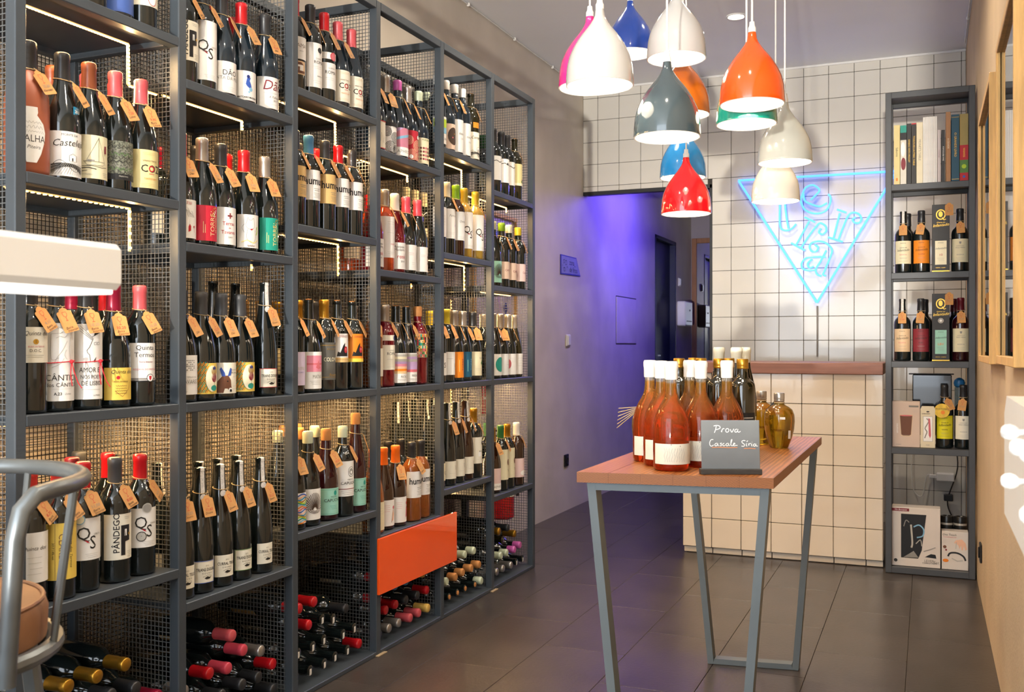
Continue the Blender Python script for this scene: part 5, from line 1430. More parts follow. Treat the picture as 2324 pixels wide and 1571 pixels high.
# ------------------------------------------------------------------ bottles lying in the lowest compartments
LIE = {
 0: [(1.861, .290, 'gold'), (1.770, .290, 'gold'), (1.690, .285, 'gold'), (1.942, .212, 'crimson'), (1.60, .054, 'black'), (1.68, .054, 'black'), (1.76, .054, 'black'), (1.84, .054, 'black'), (1.92, .054, 'black'), (1.64, .1165, 'black'), (1.72, .1165, 'black'), (1.80, .1165, 'black'), (1.88, .1165, 'black'), (1.957, .1165, 'black'),
     (1.60, .179, 'black'), (1.68, .179, 'black'), (1.76, .179, 'black'), (1.84, .179, 'black'), (1.64, .242, 'black'), (1.72, .242, 'black'), (1.81, .242, 'black'), (1.89, .242, 'black')],
 1: [(2.270, .277, 'salmon'), (2.308, .225, 'pinkred'), (2.388, .200, 'silver'), (2.250, .205, 'pinkred'), (2.171, .205, 'red'), (2.442, .125, 'red'), (2.376, .104, 'black'), (2.293, .115, 'black'), (2.445, .052, 'black'), (2.064, .215, 'silver'),
     (2.08, .052, 'black'), (2.16, .052, 'black'), (2.24, .052, 'black'), (2.335, .052, 'black'), (2.12, .125, 'black'), (2.20, .125, 'black')],
 2: [(2.663, .261, 'red'), (2.588, .258, 'red'), (2.628, .197, 'red'), (2.831, .199, 'black'), (2.791, .191, 'seal'), (2.711, .194, 'seal'), (2.892, .120, 'seal'), (2.823, .116, 'seal'), (2.716, .117, 'seal'), (2.935, .060, 'red'), (2.640, .112, 'seal'), (2.565, .115, 'seal'), (2.865, .052, 'seal'), (2.787, .052, 'seal'), (2.708, .052, 'seal'), (2.630, .052, 'seal'), (2.562, .052, 'seal')],
 3: [(3.269, .205, 'blue'), (3.185, .205, 'blue'), (3.366, .199, 'black'), (3.419, .118, 'red'), (3.350, .116, 'black'), (3.280, .114, 'black'), (3.200, .116, 'red'), (3.120, .118, 'red'), (3.440, .052, 'ochre'), (3.390, .175, 'ochre'), (3.370, .052, 'salmon'), (3.293, .052, 'salmon'), (3.215, .052, 'silver'), (3.140, .052, 'silver'), (3.075, .290, 'red'), (3.065, .187, 'red'), (3.06, .070, 'black')],
 4: [(3.861, .200, 'pale'), (3.780, .198, 'pale'), (3.695, .200, 'black'), (3.606, .200, 'black'), (3.920, .130, 'cork'), (3.845, .118, 'cork'), (3.762, .124, 'cork'), (3.680, .122, 'cork'), (3.935, .052, 'pale'), (3.600, .120, 'pale'), (3.858, .052, 'bare'), (3.780, .052, 'bare'), (3.702, .052, 'bare'), (3.625, .052, 'bare')],
 5: [(4.399, .136, 'pink'), (4.309, .128, 'pink'), (4.224, .126, 'pale'), (4.145, .126, 'pale'), (4.425, .052, 'seal'), (4.345, .052, 'seal'), (4.268, .052, 'silver'), (4.190, .052, 'silver'), (4.112, .052, 'silver'), (4.045, .058, 'silver'), (4.245, .235, 'black'), (4.14, .235, 'gold'), (4.33, .20, 'gold'), (4.19, .195, 'olive')],
}
RL = .0372


def settle(ps, lo, hi, floor):
    ps = [list(p[:2]) for p in ps]
    for _ in range(500):
        for i in range(len(ps)):
            for j in range(i):
                dy, dz = ps[i][0] - ps[j][0], ps[i][1] - ps[j][1]
                d = math.hypot(dy, dz) or 1e-4
                g = 2 * RL + .0008 - d
                if g > 0:
                    ps[i][0] += dy / d * g / 2; ps[i][1] += dz / d * g / 2
                    ps[j][0] -= dy / d * g / 2; ps[j][1] -= dz / d * g / 2
        for p in ps:
            p[0] = min(max(p[0], lo + RL), hi - RL)
            p[1] = max(p[1], floor + RL)
    # let each one sink until it rests on the one below
    for _ in range(3):
        for i in sorted(range(len(ps)), key=lambda q: ps[q][1]):
            y, z = ps[i]
            rest = floor + RL
            for j in range(len(ps)):
                dy = abs(ps[j][0] - y)
                if j != i and ps[j][1] < z and dy < 2 * RL:
                    rest = max(rest, ps[j][1] + math.sqrt((2 * RL + .0005) ** 2 - dy * dy))
            if rest < z:
                ps[i][1] = rest
    return ps


for bay, items in LIE.items():
    ps = settle(items, PY[bay] + .016, PY[bay + 1] - .016, .0165)
    fam = {}
    for it, p in zip(items, ps):
        fam.setdefault(it[2], []).append([p[0], -1.81, p[1], it])
    for cap, es in fam.items():
        word = {'seal': 'paper-sealed', 'bare': 'cork-ended', 'olive': 'dark olive'}.get(cap, CAPW.get(cap, cap) + '-capped')
        # counted from the left in the picture
        labs = series([e for e in es], 'lying %s bottle' % word, ', bottom of the %s' % BAYN[bay])
        for e in es:
            y, _, z, it = e
            kind = 'bord'
            x0 = -1.812 - KIND[kind]['H'] + random.gauss(0, .004)
            lbl = None
            if cap == 'gold' and bay == 0:
                lbl = lb(.05, .16, 'ivory', [T('URBA', .0, .12, .018, 'brown', 90), T('Lagar', .012, .11, .010, 'grey', 90, .3)])
            elif z > .18:
                lbl = lb(.06, .15, random.choice(['white', 'ivory', 'pearl', 'tan']), lines(.12, 5, .01, .02, 'ash'))
            bottle(kind, (x0, y, z), 'olive' if cap in ('olive', 'gold') and bay == 5 else 'dark', None if cap in ('seal', 'olive') else ('cork' if cap == 'bare' else cap), 'bare' if cap == 'bare' else ('short' if cap in ('pale', 'cork', 'pink') else 'long'), labs[id(e)],
                   label=lbl, rotz=0, lying=True, seal=cap == 'seal', group='bottles lying in the lowest compartments')

# ------------------------------------------------------------------ tasting table
m_top = bpy.data.materials.new('oiled_brown_plank')
m_top.use_nodes = True
nt = m_top.node_tree
b_ = nt.nodes['Principled BSDF']
b_.inputs['Roughness'].default_value = .38
tc_ = nt.nodes.new('ShaderNodeTexCoord')
oi_ = nt.nodes.new('ShaderNodeObjectInfo')
mp_n = nt.nodes.new('ShaderNodeMapping')
mp_n.inputs['Scale'].default_value = (1, .06, 1)
ad_ = nt.nodes.new('ShaderNodeVectorMath')
ad_.operation = 'MULTIPLY_ADD'
cx_ = nt.nodes.new('ShaderNodeCombineXYZ')
nt.links.new(oi_.outputs['Random'], cx_.inputs[0])
nt.links.new(oi_.outputs['Random'], cx_.inputs[2])
nt.links.new(cx_.outputs[0], ad_.inputs[0])
ad_.inputs[1].default_value = (.35, 0, .22)
nt.links.new(tc_.outputs['Object'], ad_.inputs[2])
nt.links.new(ad_.outputs[0], mp_n.inputs[0])
wv_ = nt.nodes.new('ShaderNodeTexWave')
wv_.wave_type = 'RINGS'
wv_.rings_direction = 'Y'
wv_.inputs['Scale'].default_value = 95
wv_.inputs['Distortion'].default_value = 3
wv_.inputs['Detail'].default_value = 2
nt.links.new(mp_n.outputs[0], wv_.inputs[0])
cr_ = nt.nodes.new('ShaderNodeValToRGB')
cr_.color_ramp.elements[0].color = (*lin('#75431f'), 1)
cr_.color_ramp.elements[1].color = (*lin('#a8682f'), 1)
nt.links.new(wv_.outputs['Color'], cr_.inputs[0])
nt.links.new(cr_.outputs[0], b_.inputs['Base Color'])
m_tleg = M('grey_blue_table_steel', '#6b7478', .42, .15, .05, 8)

TX0, TX1, TZ = -.787, -.329, .78
sk = .16


def fy(x): return 2.268 + sk * (x - TX0)
def by(x): return 3.392 + sk * (x - TX0)


tb = thing('tasting_table', 'wooden plank table on slanted grey steel legs in the middle of the shop', 'table', (0, 0, 0))
n = 6
for k in range(n):
    a, b = TX0 + (TX1 - TX0) * k / n, TX0 + (TX1 - TX0) * (k + 1) / n - .0003
    MB().prism([(a, fy(a)), (b, fy(b)), (b, by(b)), (a, by(a))], TZ - .025, TZ - (.0003 if k % 2 else 0), 'z').build('plank', m_top, tb, smooth=False)


def leg_frame(off, base):
    """closed trapezoid of steel tube: two slanted legs, top bar, floor bar"""
    z1, z0 = TZ - .0255, .001
    w, d = .02, .04
    xt0, xt1, xb0, xb1 = -.765, -.340, -.692, -.398

    def bar(q, name):
        vs, fs = [], []
        for e in (0, 1):
            for x, z in q:
                vs.append((x, base(x) + off + e * d, z))
        fs = [(3, 2, 1, 0), (4, 5, 6, 7)] + [(k, (k + 1) % 4, 4 + (k + 1) % 4, 4 + k) for k in range(4)]
        MB().add(vs, fs).build(name, m_tleg, tb, smooth=True, angle=20)
    bar([(xt0, z1), (xt0 + w, z1), (xb0 + w, z0), (xb0, z0)], 'leg')
    bar([(xt1 - w, z1), (xt1, z1), (xb1, z0), (xb1 - w, z0)], 'leg')
    bar([(xt0 + w, z1 - .018), (xt1 - w, z1 - .018), (xt1 - w, z1), (xt0 + w, z1)], 'top_bar')
    bar([(xb0 + w * .9, z0), (xb1 - w * .9, z0), (xb1 - w * 1.08, z0 + .018), (xb0 + w * 1.08, z0 + .018)], 'floor_bar')


leg_frame(.008, fy)
leg_frame(-.05, by)


def xr(px_ratio, y): return px_ratio * y


G6 = 'white-capped rosé bottles on the table'
for k, (x, y, d) in enumerate([(-.684, 2.566, 'rosé bottle with white wax cap at the left back of the table'), (-.633, 2.484, 'rosé bottle with white wax cap, second from the left on the table'),
                               (-.585, 2.400, 'front rosé bottle with white wax cap and ivory wavy-line label on the table'), (-.586, 2.607, 'rosé bottle with white wax cap in the middle of the table group'),
                               (-.533, 2.500, 'rosé bottle with white wax cap directly left of the chalkboard'), (-.4827, 2.585, 'rosé bottle with white wax cap rising behind the chalkboard')]):
    wav = [PL([(-.026 + .006 * j + .0016 * math.sin(q * 1.3 + j), .024 + .0042 * q) for q in range(9)], .0007, 'lgrey') for j in range(9)] + [D(-.01, .066, .0012, 'grey'), D(.012, .063, .0012, 'grey')]
    bottle('bell', (x, y, TZ), 'bell', 'white', 'wax', d, group=G6, name='rose_bottle', rotz=-R(68) + random.gauss(0, .1), label=lb(.018, .068, 'ivory', wav, ha=1.25))
for (pr, y, d) in [(-.2356, 2.72, 'dark oil bottle with gold screw cap, leftmost behind the rosé bottles'), (-.2207, 2.86, 'dark oil bottle with gold cap, rear one behind the middle rosé bottles'),
                   (-.2130, 2.778, 'dark oil bottle with gold cap, front one behind the middle rosé bottles'), (-.1947, 2.72, 'dark oil bottle with gold cap directly left of the chalkboard rosé'),
                   (-.1847, 2.80, 'dark oil bottle with gold cap half hidden behind another'), (-.1712, 2.665, 'dark square-shouldered oil bottle with gold cap above the chalkboard')]:
    bottle('oil', (pr * y, y, TZ), 'oil', 'gold', 'screw', d, cat='oil bottle', name='oil_bottle', group='dark oil bottles on the table', rotz=-R(60), label=lb(.07, .13, 'black', [RC(-.02, .115, .02, .118, 'lgrey'), T('AZEITE', 0, .10, .012, 'lgrey')], ha=.9))
for (pr, y, d) in [(-.1947, 2.93, 'tall dark oil bottle with white wax top, leftmost of three'), (-.1771, 2.885, 'tall dark oil bottle with white wax top, middle of three'), (-.1685, 2.962, 'tall dark oil bottle with white wax top, rightmost of three')]:
    bottle('tall', (pr * y, y, TZ), 'oil', 'cream', 'wax', d, cat='oil bottle', name='oil_bottle', group='tall oil bottles on the table', rotz=-R(60), label=lb(.05, .10, 'ivory', lines(.09, 4, .008, .012, 'ash'), ha=.8))
for (x, y, d) in [(-.413, 3.053, 'round squat oil flask with grey screw cap and price sticker, right end of table'), (-.480, 3.150, 'round squat oil flask with grey cap and black hang tag, farther back'), (-.735, 2.735, 'round squat oil flask with raffia straws behind the left rosé bottles')]:
    t = bottle('flask', (x, y, TZ), 'oilclear', 'silver', 'screw', d, cat='oil bottle', name='oil_flask', group='squat oil flasks on the table', rotz=-R(68))
    tie = MB().tube([(.0148 * math.cos(2 * PI * i / 14), .0148 * math.sin(2 * PI * i / 14), .136) for i in range(14)], .0016, 5, closed=True)
    if 'straws' in d:
        for q in range(6):
            tie.tube([(0, -.014, .134), (.01 - .006 * q, -.05, .132 - .006 * q), (.015 - .010 * q, -.085, .130 - .012 * q)], .0011, 4)
    tie.build('raffia_tie', m_twine, t)
    if 'sticker' in d:
        MB().add([(.0465, -.010, .088), (.0465, .006, .088), (.0455, .006, .095), (.0455, -.010, .095)], [(0, 1, 2, 3)]).build('sticker', m_white, t, smooth=False)
        MB().add([(.041, .016, .030), (.037, .024, .030), (.041, .024, .055), (.0445, .016, .055)], [(0, 1, 2, 3)]).build('barcode_sticker', m_white, t, smooth=False)
    elif 'hang tag' in d:
        hg = MB().prism([(-.011, -.026), (.011, -.026), (.011, .020), (0, .026), (-.011, .020)], -.0004, .0004, 'z').build('hang_tag', M('black_card', '#1d1c1a', .6), t, smooth=False)
        hg.location = (.026, .030, .116)
        hg.rotation_euler = (R(70), R(38), R(60))

# chalkboard in a wooden foot, handwritten
sgn = thing('chalkboard_sign', 'small grey chalkboard with white handwriting standing on the table', 'sign', (-.4345, 2.378, TZ), R(22.9))
m_slate = M('grey_chalkboard', '#74787a', .7, 0, .06, 14, .04, 90)
bw, bh = .0700, .1085
slab = MB().cbox(-bw, bw, -.0025, .0025, .008, .008 + bh + .012, .0008).build('board', m_slate, sgn)
slab.rotation_euler = (R(-5), 0, 0)
MB().cbox(-bw - .004, bw + .002, -.014, .014, 0, .0125, .001).build('wooden_foot', M('black_stained_wood', '#3c3833', .6, 0, .25, 30, stretch=(1, 12, 12)), sgn)
HW = [[(912, 868), (940, 862), (968, 868), (976, 885), (958, 898), (930, 904)], [(938, 868), (930, 905), (918, 935)], [(985, 925), (994, 908), (1000, 898), (1008, 893), (1018, 897)], [(994, 908), (990, 930)],
      [(1048, 892), (1034, 900), (1030, 918), (1040, 930), (1056, 924), (1062, 906), (1050, 892)], [(1076, 900), (1090, 930), (1110, 896)], [(1142, 898), (1124, 906), (1120, 924), (1134, 930), (1148, 912), (1152, 898), (1148, 922), (1160, 930), (1176, 920)],
      [(906, 1004), (884, 1006), (870, 1034), (874, 1062), (892, 1068), (908, 1056)], [(944, 1040), (926, 1044), (920, 1060), (934, 1066), (948, 1050), (950, 1040), (950, 1060), (960, 1064)], [(990, 1038), (974, 1042), (984, 1052), (984, 1064), (968, 1064)],
      [(1014, 1040), (1000, 1046), (998, 1060), (1012, 1066), (1022, 1058)], [(1052, 1040), (1036, 1044), (1030, 1060), (1044, 1066), (1056, 1050), (1058, 1040), (1058, 1060), (1068, 1064)], [(1074, 1062), (1084, 1030), (1090, 1004), (1082, 1010), (1078, 1050), (1090, 1066), (1100, 1058)],
      [(1102, 1054), (1118, 1046), (1112, 1038), (1102, 1050), (1108, 1066), (1128, 1062), (1144, 1062)],
      [(1222, 1016), (1202, 1012), (1186, 1024), (1196, 1040), (1212, 1052), (1206, 1070), (1182, 1068)], [(1232, 1040), (1230, 1064), (1240, 1068)], [(1234, 1026), (1246, 1014)], [(1252, 1042), (1256, 1066)], [(1256, 1052), (1266, 1042), (1276, 1044)], [(1284, 1044), (1282, 1064), (1290, 1068)], [(1286, 1030), (1287, 1028)],
      [(1318, 1046), (1304, 1050), (1300, 1064), (1312, 1070), (1324, 1054), (1324, 1046), (1326, 1066), (1344, 1068)]]
HO = [[(890, 1083), (970, 1080), (1060, 1084), (1142, 1082)], [(1206, 1093), (1260, 1090), (1320, 1094)]]


def bd(p): return ((p[0] - 1076) / 574 * 2 * bw, .1285 - (p[1] - 810) / 452 * bh)


ops = [PL(smooth_path([bd(q) for q in s], 5), .0017, 'white') for s in HW] + [PL(smooth_path([bd(q) for q in s], 4), .0016, 'peach') for s in HO]
INK['chalkorange'] = '#d98a54'
ops = [o if o[3] != 'peach' else PL(o[1], o[2], 'chalkorange') for o in ops]
print_mesh('chalk_writing', ops, lambda u, v, i: (u, -.0028 - .00003 * i, v), slab)

# ------------------------------------------------------------------ contents of the shelving unit
UYC = 5.12


def pbox(x0, x1, z0, z1, y0=5.072, y1=5.15):
    return (x0, x1, y0, y1, z0 + .0005, z1)


def portlab(c, second='RESERVA', sc='rose', z=(.045, .155)):
    m = (z[0] + z[1]) / 2
    return lb(z[0], z[1], c, [T('PORTO', 0, z[1] - .012, .0075, 'ink'), T('Quinta do', 0, m + .022, .008, 'ink', 0, .3), T('Infantado', 0, m + .010, .016, 'ink', 4, .35), T(second, 0, m - .012, .0085, sc), RC(-.02, z[0] + .012, .02, z[0] + .0128, 'grey')] + lines(z[0] + .028, 2, .004, .018, 'ash'), ha=1.1)


def crestlab(c):
    return lb(.045, .155, c, [PG([(-.005, .142), (.005, .142), (.004, .133), (0, .130), (-.004, .133)], 'ash'), T('QUINTA DO', 0, .122, .006, 'grey'), T('VALE MEÃO', 0, .113, .008, 'grey'), T('RESERVA', 0, .080, .008, 'ash')] + lines(.066, 3, .006, .018, 'lgrey'), ha=1.1)


G = 'port bottles on the charcoal unit'
Z2, Z3, Z4, Z5 = UZ[3] + .0005, UZ[2] + .0005, UZ[1] + .0005, UZ[0] + .0005
for (x, z, c, cap, lab_, d, tg, seal, yy) in [
    (-.108, Z2, 'dark', None, portlab('cream'), 'port bottle with paper seal and cream label, unit shelf below the books', ('', '', 0, 0, 0), True, UYC),
    (-.027, Z2, 'dark', 'black', portlab('orange', 'TAWNY', 'maroon'), 'port bottle with bright orange TAWNY label on the unit', ('15,00', '', 0, -.15, 0), False, UYC),
    (.142, Z2, 'dark', 'black', crestlab('cream'), 'port bottle with cream crest label right of the upper black carton', ('', '', 0, .05, 0), False, UYC),
    (-.112, Z3, 'dark', None, portlab('sand'), 'port bottle with paper seal and peach label, middle unit shelf', ('11,80', '', 0, 0, 1), True, UYC),
    (-.029, Z3, 'dark', 'black', portlab('maroon', 'RUBY', 'black'), 'port bottle with maroon RUBY label on the unit', ('10,95', '', 0, -.08, 0), False, UYC),
    (.145, Z3, 'wine', 'wine', crestlab('cream'), 'port bottle with dark red capsule and cream label on the unit', ('17,50', '', 0, .05, 0), False, UYC),
    (.075, Z4, 'dark', 'black', portlab('lemon', 'WHITE', 'ink'), 'port bottle with lemon yellow WHITE label and round neck card', ('7,95', '', .5, .25, 0), False, UYC),
    (.156, Z4, 'dark', 'black', crestlab('ivory'), 'port bottle with ivory crest label, lowest bottle on the unit', ('17,50', '', -.1, -.1, 0), False, UYC)]:
    t = bottle('port', (x, yy, z), c, cap, 'long', d, group=G, label=lab_, tagspec=tg, rotz=-PI / 2, seal=seal)
    if 'neck card' in d:
        nc = MB().lathe([(-.0006, 0), (-.0006, .034), (.0006, .034), (.0006, 0)], 28).build('neck_card', M('lemon_slice_card', '#d9b53f', .6, 0, .2, 40), t)
        nc.location = (.043, -.012, .178)
        nc.rotation_euler = (0, R(84), 0)
        print_mesh('card_print', [T('PORTONIC', 0, .008, .011, 'ink', 0, .2), D(.004, -.008, .009, 'orange')], flat(.0009), nc).rotation_euler = (0, 0, R(90))
for (x, z, d) in [(-.09, Z2, 'dark bottle standing behind the cream-label port on the unit'), (-.012, Z3, 'dark bottle standing behind the RUBY port on the unit'), (.118, Z3, 'dark red-capped bottle standing behind the crest port on the unit')]:
    bottle('port', (x, 5.212, z), 'dark', 'wine' if 'red' in d else 'black', 'long', d, group=G, rotz=-PI / 2, label=None)


def carton(name, label, x0, x1, z0, z1, mat, y0=5.075, y1=5.15):
    t = thing(name, label, 'box', ((x0 + x1) / 2, y0, z0), 0)
    w = (x1 - x0) / 2
    MB().cbox(-w, w, 0, y1 - y0, 0, z1 - z0, .0012).build('carton', mat, t)
    return t


m_blackcard = M('black_carton', '#2e2d2c', .5, 0, .06, 20)
fm = lambda u, v, i: (u, -.0005 - .00005 * i, v)
for z, zt, d, medal in ((Z2, 1.757, 'black gift carton with gold Q emblem and 10-year label, upper unit shelf', False), (Z3, 1.335, 'black gift carton with gold Q emblem and silver medal, middle unit shelf', True)):
    t = carton('gift_carton', d, .020, .096, z, zt, m_blackcard)
    h = zt - z
    ring = [PL([(.019 * math.cos(2 * PI * k / 24), h - .048 + .022 * math.sin(2 * PI * k / 24)) for k in range(25)], .005, 'gold'), PL([(.006, h - .062), (.014, h - .074), (.022, h - .070)], .004, 'gold'), D(-.001, h - .046, .009, 'gold', .014)]
    w0, w1 = .035, .148
    ops = ring + [T('Quinta do', 0, h - .085, .009, 'gold', 0, .3), T('Infantado', 0, h - .098, .019, 'gold', 5, .35), RC(-.025, w0, .025, w1, 'cream' if not medal else 'mint'), T('PORTO', 0, w1 - .010, .007, 'ink'), T('Infantado', 0, w1 - .036, .013, 'ink', 4, .35),
                  T('10' if not medal else 'LBV', 0, w0 + .046, .016, 'red' if not medal else 'orange'), T('PORTO · PORTO', 0, .020, .006, 'gold'), RC(-.038, .002, .038, .007, 'gold')] + lines(w0 + .03, 3, .006, .016, 'ash')
    if medal:
        ops += [D(0, h - .128, .0125, 'lgrey'), D(0, h - .128, .0095, 'ash'), D(0, h - .128, .006, 'white')]
    print_mesh('print', ops, fm, t)
    tg = link('price_tag', tag_me, t)
    tg.matrix_local = Matrix.Translation((.036, -.0018, h + .004)) @ Matrix.Rotation(R(90), 4, 'X')
    link('tag_print', tag_print('26,75' if not medal else '19,75', '', False), tg)

t = carton('cup_carton', 'pale beige carton with a terracotta cup picture on the unit', -.156, -.033, Z4, .821, M('beige_carton', '#cfb9a8', .55, 0, .03, 10))
print_mesh('print', [PG([(-.030, .155), (.030, .155), (.023, .058), (.015, .052), (-.015, .052), (-.023, .058)], 'rose' if False else 'sand'), PG([(-.028, .152), (.028, .152), (.0215, .060), (.014, .055), (-.014, .055), (-.0215, .060)], 'ash'), PG([(-.027, .150), (.027, .150), (.021, .061), (.014, .057), (-.014, .057), (-.021, .061)], 'brown'), D(0, .151, .028, 'rose', .003),
                     T('amorim', -.040, .090, .015, 'white', 90), T('AMORIM', -.034, .012, .006, 'grey'), RC(.012, .192, .055, .200, 'grey')] + lines(.176, 3, .005, .012, 'lgrey', .040), fm, t)
t = carton('corkscrew_carton', 'slim cream carton showing a waiter corkscrew on the unit', -.031, .034, Z4, .785, M('cream_carton', '#ddd2b4', .55, 0, .03, 10))
print_mesh('print', [RC(-.021, .030, .021, .150, 'lgrey'), RC(-.019, .032, .019, .148, 'white'), PL(smooth_path([(-.006, .140), (.004, .128), (-.004, .110), (-.012, .092), (-.004, .076), (-.010, .058), (-.014, .046)], 4), .005, 'ash'), PG([(.002, .142), (.010, .138), (.014, .060), (.010, .046), (.004, .060)], 'rose'), T('CORKSCREW', -.008, .162, .006, 'black', 0, 0, .02), D(0, .172, .007, 'black', .003), T('inox', 0, .014, .009, 'grey')], fm, t)
hang = MB().prism([(-.033, 0), (.033, 0), (.026, .016), (-.026, .016)], .0005, .0015, 'y').build('hang_flap', MATS['cream_carton'], t, smooth=False)
hang.location = (0, 0, .1825)

t = carton('corkscrew_set', 'large white lever corkscrew set box with window at the unit foot', -.158, .056, Z5, .314, M('white_carton', '#d6cdc4', .5, 0, .03, 10), y0=5.076, y1=5.17)
print_mesh('print', [RC(-.107, .262, -.030, .276, 'maroon'), T('Vin Bouquet', -.068, .269, .011, 'white', 0, .2), PG([(-.066, .040), (.010, .040), (.026, .080), (.030, .120), (.046, .250), (-.066, .250)], 'black'), PL(smooth_path([(-.022, .200), (-.018, .150), (-.016, .110), (-.020, .090)], 5), .008, 'lgrey'), PG([(-.056, .042), (-.010, .075), (.012, .044)], 'ash'),
                     PL(smooth_path([(-.010, .190), (.014, .200), (.034, .180), (.030, .150), (.004, .140)], 5), .006, 'sky'), PL(smooth_path([(-.054, .190), (-.044, .220), (-.030, .210)], 4), .004, 'ash'), PL(smooth_path([(.0, .110), (.020, .130), (.026, .100)], 4), .004, 'lgrey'), T('LEVER', .058, .032, .016, 'grey'), T('CORKSCREW', .060, .021, .0105, 'ink'), T('Set', .090, .026, .020, 'grey'),
                     PL(smooth_path([(.034, .076), (.060, .086), (.086, .098)], 3), .004, 'ash'), PG([(.040, .050), (.090, .046), (.086, .064), (.066, .066), (.052, .058)], 'black'), D(-.090, .026, .008, 'ink')], fm, t)
t = carton('foil_cutter_box', 'small white box with a hand picture at the unit foot', .062, .176, Z5, .212, MATS['white_carton'], y0=5.076, y1=5.15)
print_mesh('print', [T('One Touch', -.024, .164, .013, 'ink', 0, .2), T('CHAMPAGNE CAP', -.022, .152, .007, 'rose'), D(-.044, .106, .0075, 'brown'), D(-.038, .092, .0045, 'maroon'), PG([(.004, .140), (.030, .146), (.046, .128), (.052, .100), (.044, .094), (.038, .116), (.034, .094), (.028, .096), (.026, .118), (.020, .100), (.014, .118), (-.004, .128)], 'peach'),
                     PL(smooth_path([(-.030, .062), (-.020, .078), (.010, .080), (.036, .066), (.046, .046)], 5), .008, 'black'), PL([(-.014, .054), (.010, .042), (.034, .046)], .005, 'lgrey'), D(-.040, .042, .013, 'orange', .008), PL([(.006, .132), (.004, .100)], .003, 'lgrey')] + lines(.142, 4, .006, .008, 'lgrey', -.046), fm, t)
m_jar = M('black_jar_lid', '#191919', .3)
for x, d in ((.086, 'black round tin with pale band behind the small hand-picture box, left'), (.146, 'black round tin with pale band behind the small hand-picture box, right')):
    t = thing('round_tin', d, 'tin', (x, 5.21, Z5 + .026), 0, 'tins behind the small box')
    t.location = (x, 5.19, Z5)
    MB().lathe([(0, 0), (0, .027), (.002, .029), (.205, .029), (.207, .027), (.207, 0)], 28).build('body', M('pale_tin', '#bdb6ab', .4, .3, .1, 20), t)
    MB().lathe([(.205, .0296), (.232, .0296), (.236, .027), (.236, .020), (.230, .018), (.230, 0)], 28).build('lid', m_jar, t)
    MB().lathe([(.175, .0293), (.195, .0293)], 28).build('band', m_jar, t)
t = thing('black_monitor', 'glossy black display panel standing behind the bottles on the unit', 'display', (.02, 5.21, Z4))
MB().cbox(-.088, .088, -.004, .010, .05, .345, .004).build('housing', M('gloss_black_plastic', '#141416', .12, 0, .02, coat=.5), t)
MB().cbox(-.105, .098, -.006, .012, .345, .351, .002).build('top_edge', m_black, t)
MB().cbox(-.05, .05, -.03, .03, 0, .006, .002).cbox(-.015, .015, .0, .01, .005, .06, .002).build('foot', m_black, t)
t = thing('glass_jar', 'slim glass jar with round blue stopper at the back of the unit', 'jar', (.142, 5.225, Z4))
MB().lathe([(.002, 0), (0, .018), (.003, .022), (.285, .022), (.285, .019), (.006, .019), (.006, 0)], 20).build('glass', M('clear_blueish_glass', '#b9cdd6', .05, 0, .02, trans=.85), t)
MB().lathe([(.283, .012), (.290, .022), (.305, .026), (.320, .022), (.330, .010), (.332, 0)], 20).build('stopper', M('blue_plastic', '#1f6aa0', .4), t)

# books
bz = UZ[4] + .0005
BOOKS = [(-.149, -.122, 2.148, '#d9c689', 'Sabores', 'ink', 'pale yellow paperback, leftmost book on the top unit shelf'), (-.120, -.093, 2.144, '#cfcabd', '', 'ink', 'tall book with teal, white and maroon photo spine on the top unit shelf'),
         (-.0915, -.0715, 2.151, '#1e1d1c', 'DINING WITH PROUST', 'gold', 'black book with gold spine lettering beside the photo-spine book'), (-.0705, -.0495, 2.151, '#201d1b', 'TOULOUSE-LAUTREC TABLE', 'gold', 'black book with red edge and gold lettering on the top unit shelf'),
         (-.0485, -.0205, 2.153, '#d6cbae', "MONET'S TABLE", 'grey', 'cream book with grey spine lettering left of the white magazines'),
         (.0435, .0565, 2.110, '#bdb4b4', 'CATALOGO', 'maroon', 'thin greyish paperback right of the white magazines'), (.061, .0755, 2.108, '#2a2a2c', 'PORTUGUESE WINE', 'white', 'thin black paperback with white lettering on the top unit shelf'),
         (.080, .100, 2.191, '#a2744b', 'A CIDADE', 'cream', 'tall thin tan book, tallest on the top unit shelf'), (.1035, .1375, 2.176, '#1f4d63', 'O GRANDE LIVRO', 'gold', 'thick petrol blue hardback on the top unit shelf'),
         (.1395, .1755, 2.176, '#9c8a4f', '', 'red', 'thick hardback with gold, red and green spine at the right end')]
m_pages = M('book_pages', '#d9d3c4', .8, 0, .06, 80, stretch=(60, 1, 1))


def book(x0, x1, zt, hx, title, tc_name, lab, name='book', cat='book', grp='books on the top shelf of the unit', depth=.145, y=5.070, marks=()):
    t = thing(name, lab, cat, ((x0 + x1) / 2, y, bz), 0, grp)
    w, h = (x1 - x0) / 2, zt - bz
    m = M('cover_' + hx.strip('#'), hx, .5, 0, .04, 30)
    mb = MB().cbox(-w, w, 0, .0025, 0, h, .0008).cbox(-w, -w + .0018, .0015, depth, 0, h, .0005).cbox(w - .0018, w, .0015, depth, 0, h, .0005)
    mb.build('cover', m, t)
    MB().box(-w + .0016, w - .0016, .002, depth - .004, .003, h - .003).build('pages', m_pages, t, smooth=False)
    ops = list(marks)
    if title:
        s = min(.014, w * 1.05, h * .62 / (len(title) * .58))
        ops.append(T(title, 0, h * .55, s, tc_name, -90))
    if ops:
        print_mesh('spine_print', ops, fm, t)
    return t


